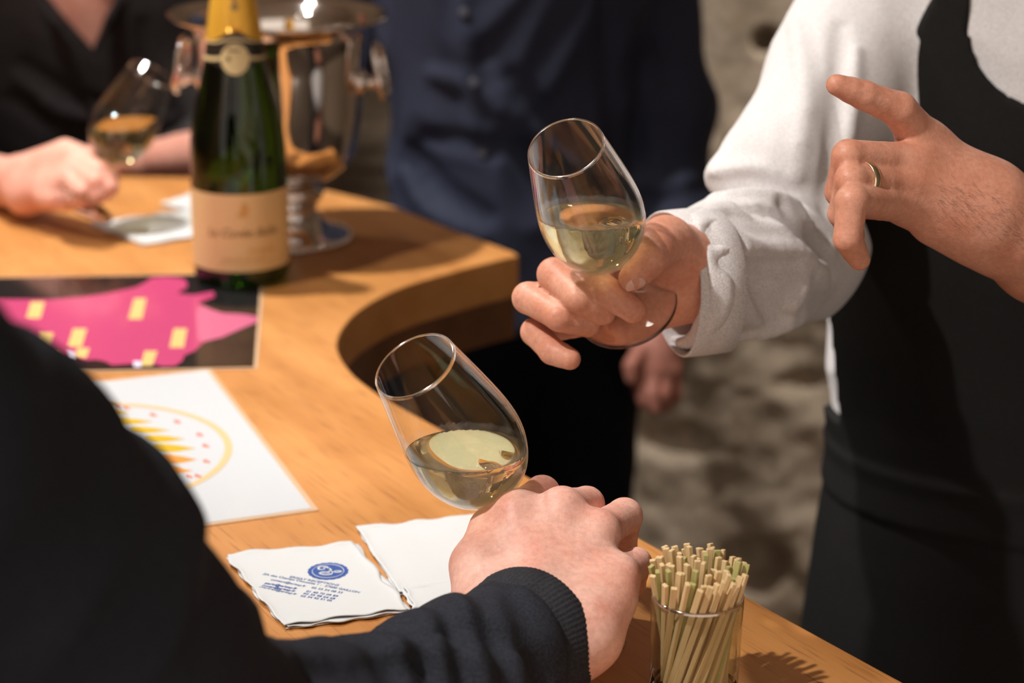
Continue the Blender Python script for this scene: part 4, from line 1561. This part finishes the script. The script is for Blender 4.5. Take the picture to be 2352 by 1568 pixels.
    arm_l = chain([((0.60, 1.46, zs - 0.05), 0.064), ((0.66, 1.36, 1.16), 0.055), (at(2750, 760, 1.31), 0.047), (at(2560, 650, 1.26), 0.044)], 0.02)
    lower = Sdf(lambda P, a=union([arm_f, link_], 0.02), b=arm_u: smin(a(P), b(P), 0.008), np.minimum(arm_f.lo, arm_u.lo) - 0.01, np.maximum(arm_f.hi, arm_u.hi) + 0.01)
    neckhole = cap((tc[0], tc[1], zs + 0.03), (0.405, 1.47, zs + 0.2), 0.056, 0.056)
    shirt = Sdf(lambda P: smax(smin(smin(grow(tors, 0.004)(P), lower(P), 0.02), arm_l(P), 0.02), -neckhole(P), 0.004), np.minimum(tors.lo, lower.lo), np.maximum(tors.hi, arm_l.hi))
    shirt = Sdf(shirt.fn, np.minimum(shirt.lo, arm_u.lo), np.maximum(np.maximum(shirt.hi, arm_u.hi), tors.hi))
    shirt = wrinkle(shirt, 0.0016, 30, 4)
    shirt = ridges(shirt, [
        ([(1625, 425), (1720, 418), (1800, 445), (1870, 505), (1905, 545)], -6, 0.80),
        ([(1640, 452), (1740, 446), (1820, 470), (1880, 530), (1910, 570)], 5, 0.3),
        ([(1700, 478), (1790, 490), (1850, 545), (1880, 590)], -5, 0.80),
        ([(1650, 490), (1740, 480), (1800, 515), (1850, 575), (1890, 650)], 5, 0.3),
        ([(1800, 470), (1850, 520), (1885, 560)], -4, 0.80),
        ([(1870, 540), (1900, 590), (1912, 640)], -5, 0.80), ([(1860, 560), (1885, 620), (1905, 670)], 5, 0.3),
        ([(1660, 575), (1735, 577), (1810, 575), (1860, 590)], 4, 0.3), ([(1665, 606), (1730, 622), (1830, 612)], -4, 0.80),
        ([(1662, 620), (1668, 680), (1655, 730)], 4, 0.3), ([(1690, 640), (1720, 690), (1745, 735)], 5, 0.25), ([(1800, 720), (1825, 690), (1850, 650)], 5, 0.25),
        ([(1720, 640), (1760, 700), (1800, 730)], -6, 0.80), ([(1600, 500), (1660, 480), (1710, 490)], 4, 0.3), ([(1600, 520), (1650, 515), (1690, 545), (1740, 570)], 4, 0.3),
        ([(1635, 545), (1660, 535), (1690, 560)], -4, 0.80),
        ([(1650, 400), (1730, 395), (1800, 420)], 6, 0.25), ([(1830, 60), (1850, 200), (1830, 400)], 6, 0.2), ([(1930, 60), (1925, 250), (1900, 480)], -7, 0.80), ([(1960, 120), (1950, 260), (1935, 400)], 6, 0.25),
        ([(1700, 770), (1780, 755), (1860, 720)], 5, 0.25)], 0.009)
    end, back = at(1562, 648, 1.272), at(1690, 615, 1.335)
    axd = -0.94 * RGT - 0.10 * UPV - 0.32 * FWD
    axd /= np.linalg.norm(axd)
    bore = cap(at(1640, 625, 1.31), end + axd * 0.05, 0.036, 0.041)
    sh0 = shirt

    def cutf(P):
        d = sh0(P)
        near = np.maximum(np.linalg.norm(P - end.astype(np.float32), axis=1) - 0.075, -0.02)
        cut = np.maximum(((P - end) @ axd).astype(np.float32) + 0.006 * np.sin(60 * P[:, 2]), near)
        # only trims past the cuff edge
        d = np.where(near < 0, smax(d, ((P - end) @ axd).astype(np.float32), 0.003), d)
        d = np.maximum(d, 1.0 - P[:, 2])
        return smax(d, -bore(P), 0.002)
    mesh_np('shirt', *mesh_sdf(Sdf(cutf, shirt.lo, shirt.hi), 0.0028), SHIRT_W, root)
    # cuff band with a stitched edge, slightly open at the top
    s = np.cross(axd, UPV)
    s /= np.linalg.norm(s)
    u2 = np.cross(s, axd)
    V, F, n = [], [], 120
    prof = [(-0.026, 0.0445), (-0.025, 0.0470), (-0.012, 0.0472), (-0.002, 0.0472), (0.005, 0.0470), (0.0062, 0.0464), (0.0058, 0.0455), (0.0, 0.0450), (-0.022, 0.0435)]
    for z, r in prof:
        for i in range(n):
            a = 2 * math.pi * i / n
            rr = r * (1 + 0.02 * math.sin(2 * a + 0.8) + 0.015 * math.sin(3 * a))
            zz = z + 0.003 * math.sin(a + 0.5) + 0.002 * math.sin(2 * a)
            V.append(end + axd * zz + rr * (0.90 * math.cos(a) * s + 1.02 * math.sin(a) * u2))
    m = len(prof)
    for j in range(m):
        for i in range(n):
            a, b = j * n + i, j * n + (i + 1) % n
            F.append((a, ((j + 1) % m) * n + i, ((j + 1) % m) * n + (i + 1) % n, b))
    mesh_obj('cuff', V, F, SHIRT_W, root)
    # apron: bib with scooped neck, waistband, skirt
    ask = stack([(zs - 0.05, 0, 0, 0.180, 0.104), (zs - 0.08, 0, 0, 0.188, 0.108), (zs - 0.2, 0, 0, 0.185, 0.120), (zs - 0.32, 0, 0, 0.170, 0.115), (zs - 0.42, 0, 0, 0.158, 0.11), (zs - 0.47, 0, 0, 0.150, 0.110), (zs - 0.54, 0, 0, 0.156, 0.118), (zs - 0.75, 0, -0.005, 0.165, 0.130), (zs - 1.0, 0, -0.01, 0.178, 0.140)], tc, yaw)
    ask = wrinkle(ask, 0.0016, 14, 9, (1, 1, 0.4))
    ez = [0.40, 1.005, 1.035, 1.06, 1.12, 1.18, 1.24, 1.31, 1.37, 1.45]
    ex = [0.0, 0.0, 0.236, 0.232, 0.231, 0.236, 0.247, 0.268, 0.296, 0.31]
    nk = at(2395, 60, 1.385)

    def apron(P):
        x, y, z = P[:, 0], P[:, 1], P[:, 2]
        d = ask(P)
        band = np.clip(1 - np.abs(z - (0.985 + (x - 0.3) * 0.0)) / 0.022 * 1.0, 0, 1)
        d = d - 0.009 - 0.0022 * np.clip(band * 8, 0, 1)
        inner = -(ask(P) + 0.001)
        side = np.interp(z, ez, ex) - x
        sc = np.sqrt(((x - nk[0]) / 1.0) ** 2 + (np.minimum(z - nk[2], 0) / 1.15) ** 2) - 0.047
        sc = np.where(z > nk[2], np.abs(x - nk[0]) - 0.047, sc)
        rgt = x - (2 * nk[0] - np.interp(z, ez, ex) + 0.03)
        rgt = np.where(z > 1.03, rgt, -1)
        back_ = np.where(z > 1.03, y - (tc[1] - 0.02), y - (tc[1] + 0.06))
        d = np.maximum(np.maximum(d, inner), np.maximum(side, np.maximum(back_, np.maximum(-sc, rgt))))
        return d.astype(np.float32)
    mesh_np('apron', *mesh_sdf(Sdf(apron, ask.lo - 0.02, ask.hi + 0.02), 0.0034), APRON, root)
    legs(tc, yaw, 0.76, root, TROUSERS, 0.055)


build_waiter()


# ---------------- man in the navy shirt behind the table tip
def build_guest():
    root = thing('person', 'man in dark navy shirt standing behind the champagne bucket', 'person', (0.0, 2.36, 0))
    zs = 1.46
    tc, yaw = (-0.005, 2.36), 0.25
    secs = sections(zs, 0.86)
    tors = stack(secs, tc, yaw)
    head, hair = head_sdf((-0.01, 2.33, zs + 0.27), yaw)
    body = union([grow(tors, -0.012), cap((tc[0], tc[1], zs), (-0.01, 2.34, zs + 0.16), 0.055, 0.052), head], 0.02)
    hand = hand_sdf([pchain([(1520, 690, 2.42, 28), (1515, 770, 2.40, 27)]), pchain([(1515, 760, 2.40, 24), (1480, 840, 2.38, 14)]), pchain([(1515, 760, 2.40, 24), (1510, 850, 2.38, 14)]), pchain([(1520, 760, 2.40, 24), (1540, 850, 2.39, 14)])],
                    [finger([(1480, 840, 2.38, 12), (1470, 890, 2.37, 10), (1480, 925, 2.37, 8)]), finger([(1505, 850, 2.38, 12), (1498, 905, 2.37, 10), (1505, 940, 2.37, 8)]),
                     finger([(1525, 850, 2.385, 12), (1525, 905, 2.375, 10), (1530, 935, 2.38, 8)]), finger([(1548, 845, 2.39, 11), (1550, 890, 2.39, 9), (1552, 915, 2.39, 7)]), finger([(1475, 800, 2.38, 12), (1450, 840, 2.36, 10), (1452, 870, 2.36, 8)])])
    mesh_np('body', *join_arrays([mesh_sdf(hand, 0.003), mesh_sdf(body, 0.008)]), SKIN_B, root)
    mesh_np('hair', *mesh_sdf(hair, 0.008), HAIR, root)
    arm = chain([(at(1455, -190, 2.46), 0.068), (at(1520, 250, 2.46), 0.062), (at(1535, 520, 2.45), 0.054), (at(1522, 715, 2.42), 0.044)], 0.03)
    arm2 = chain([((-0.155, 2.42, zs - 0.05), 0.062), ((-0.15, 2.52, 1.15), 0.055), ((-0.02, 2.54, 0.98), 0.046)], 0.03)
    neckhole = cap((tc[0], tc[1], zs + 0.03), (-0.01, 2.34, zs + 0.2), 0.056, 0.056)
    shirt = Sdf(lambda P: smax(smin(smin(tors(P) - 0.004, arm(P), 0.02), arm2(P), 0.02), -neckhole(P), 0.004), np.minimum(tors.lo, arm2.lo) - 0.02, np.maximum(tors.hi, arm.hi) + [0.02, 0.12, 0.01])
    shirt = wrinkle(shirt, 0.003, 20, 14)
    sh1 = shirt
    shirt = ridges(shirt, [([(1180, 180), (1280, 300), (1400, 380)], -14, 0.80), ([(1120, 160), (1230, 290), (1370, 420)], 11, 0.3), ([(1150, 330), (1270, 400), (1400, 460)], -13, 0.80), ([(950, 350), (1010, 440), (1120, 500)], -14, 0.80),
                           ([(935, 400), (990, 480), (1100, 545)], 11, 0.3), ([(1000, 170), (1090, 200), (1180, 270)], 9, 0.3), ([(1060, 0), (1075, 120), (1090, 300)], 8, 0.25), ([(1395, 0), (1410, 200), (1425, 400)], -14, 0.80), ([(980, 320), (1060, 330), (1130, 360)], -9, 0.80),
                           ([(1480, 60), (1500, 250), (1510, 420)], 10, 0.25), ([(1460, 410), (1520, 425), (1590, 410)], 9, 0.3)], 0.016)
    mesh_np('shirt', *mesh_sdf(shirt, 0.005), NAVY_B, root)
    for px, py in ((1065, 28), (1088, 190), (1108, 350)):
        p = surf(px, py, shirt)
        if p is not None:
            R = np.column_stack([RGT, UPV, -FWD])
            lathe('button', mm([(0, -1), (5.5, -1), (5.5, 1.2), (4.5, 2), (3, 1.5), (0, 1.3)]), BUTTON, root, p, R, 20)
    legs(tc, yaw, 0.84, root, TROUSERS, 0.085)


build_guest()


# ---------------- woman in black leaning on the far side of the table
def build_woman():
    root = thing('person', 'woman in black textured top leaning on the table with her glass', 'person', (-0.55, 2.55, 0))
    zs = 1.27
    tc, yaw = (-0.545, 2.56), 0.15
    secs = [(z, dx, dy - 0.10 * max(0, (z - 0.9)) , a, b) for z, dx, dy, a, b in sections(zs, 0.92)]
    tors = stack(secs, tc, yaw)
    head, hair = head_sdf((-0.545, 2.45, zs + 0.235), yaw, 0, 0.95)
    body = union([grow(tors, -0.010), cap((-0.545, 2.53, zs - 0.02), (-0.545, 2.48, zs + 0.14), 0.052, 0.047), head], 0.02)
    hand = hand_sdf([
        pchain([(-240, 395, 2.22, 36), (-60, 412, 2.12, 31), (40, 420, 2.05, 25)]),
        pchain([(50, 410, 2.045, 22), (150, 352, 2.00, 14)]), pchain([(50, 415, 2.04, 23), (172, 362, 1.985, 14)]), pchain([(55, 425, 2.035, 22), (180, 385, 1.975, 13)]), pchain([(60, 440, 2.03, 20), (165, 412, 1.97, 12)]),
        pchain([(60, 450, 2.02, 20), (130, 440, 1.985, 15)])],
        [finger([(150, 352, 2.00, 12.5), (212, 362, 1.985, 10), (255, 405, 1.975, 9), (250, 425, 1.965, 7.5)]), finger([(172, 362, 1.985, 12.5), (225, 395, 1.955, 10), (252, 432, 1.95, 9), (235, 448, 1.95, 7.5)]),
         finger([(180, 385, 1.975, 12), (218, 420, 1.945, 9.5), (225, 448, 1.945, 8.5), (205, 458, 1.95, 7)]), finger([(165, 412, 1.97, 11), (190, 440, 1.945, 9), (185, 460, 1.95, 8), (165, 465, 1.955, 6.5)]),
         finger([(110, 455, 1.985, 13), (150, 462, 1.965, 10), (185, 452, 1.955, 8)])])
    other = pchain([(560, 330, 2.5, 38), (420, 372, 2.36, 33), (290, 384, 2.27, 26), (220, 388, 2.23, 24)])
    oth_h = union([pchain([(220, 388, 2.23, 23), (130, 394, 2.19, 18)]), pchain([(150, 390, 2.2, 15), (60, 396, 2.18, 9)]), pchain([(150, 400, 2.19, 13), (62, 408, 2.17, 8)])], 0.01)
    upper = pchain([(-480, 180, 2.52, 45), (-240, 395, 2.22, 38)])
    mesh_np('body', *join_arrays([mesh_sdf(hand, 0.0026), mesh_sdf(union([other, oth_h], 0.01), 0.005), mesh_sdf(upper, 0.007), mesh_sdf(body, 0.007)]), SKIN_C, root)
    mesh_np('hair', *mesh_sdf(hair, 0.007), HAIR, root)
    slv = chain([((-0.70, 2.53, zs - 0.05), 0.062), (at(-500, 160, 2.53), 0.060), (at(-330, 310, 2.34), 0.054)], 0.02)
    slv2 = chain([((-0.39, 2.53, zs - 0.05), 0.060), (at(400, 120, 2.54), 0.058), (at(560, 330, 2.5), 0.052), (at(450, 360, 2.41), 0.047)], 0.02)
    A, B_, Cc = at(215, 128, 2.44), at(90, -40, 2.44), at(285, -40, 2.44)

    def vneck(P):
        # wedge between the two lapel lines, only at the front
        x, z = P[:, 0], P[:, 2]
        l = A[0] + (B_[0] - A[0]) * (z - A[2]) / (B_[2] - A[2])
        r = A[0] + (Cc[0] - A[0]) * (z - A[2]) / (Cc[2] - A[2])
        w = np.maximum(np.maximum(l - x, x - r), np.maximum(A[2] - z, P[:, 1] - tc[1] + 0.02))
        return w.astype(np.float32)
    top = Sdf(lambda P: smin(smin(tors(P) - 0.008, slv(P), 0.02), slv2(P), 0.02), np.minimum(tors.lo, np.minimum(slv.lo, slv2.lo)) - 0.02, np.maximum(tors.hi, np.maximum(slv.hi, slv2.hi)) + 0.02)
    top = wrinkle(top, 0.003, 20, 31)
    # turned collar along the V
    col = union([chain([(A + FWD * -0.035, 0.010), ((A + B_) / 2 + FWD * -0.03, 0.014), (B_ + FWD * 0.01, 0.016)], 0.01), chain([(A + FWD * -0.035, 0.010), ((A + Cc) / 2 + FWD * -0.03, 0.014), (Cc + FWD * 0.01, 0.016)], 0.01)], 0.004)
    neckhole = cap((-0.545, 2.53, zs - 0.0), (-0.545, 2.48, zs + 0.2), 0.060, 0.060)
    shirt = Sdf(lambda P: smax(smax(smin(top(P), col(P), 0.006), -vneck(P), 0.004), -neckhole(P), 0.004), top.lo, top.hi)
    shirt = ridges(shirt, [([(60, 150), (150, 220), (260, 250)], -12, 0.80), ([(40, 180), (140, 250), (230, 270)], 9, 0.3), ([(330, 60), (350, 180), (400, 290)], -12, 0.80), ([(20, 230), (60, 250), (100, 290)], -12, 0.80)], 0.012)
    mesh_np('top', *mesh_sdf(shirt, 0.005), BLACK_KNIT, root)
    legs(tc, yaw, 0.72, root, TROUSERS, 0.085)


build_woman()
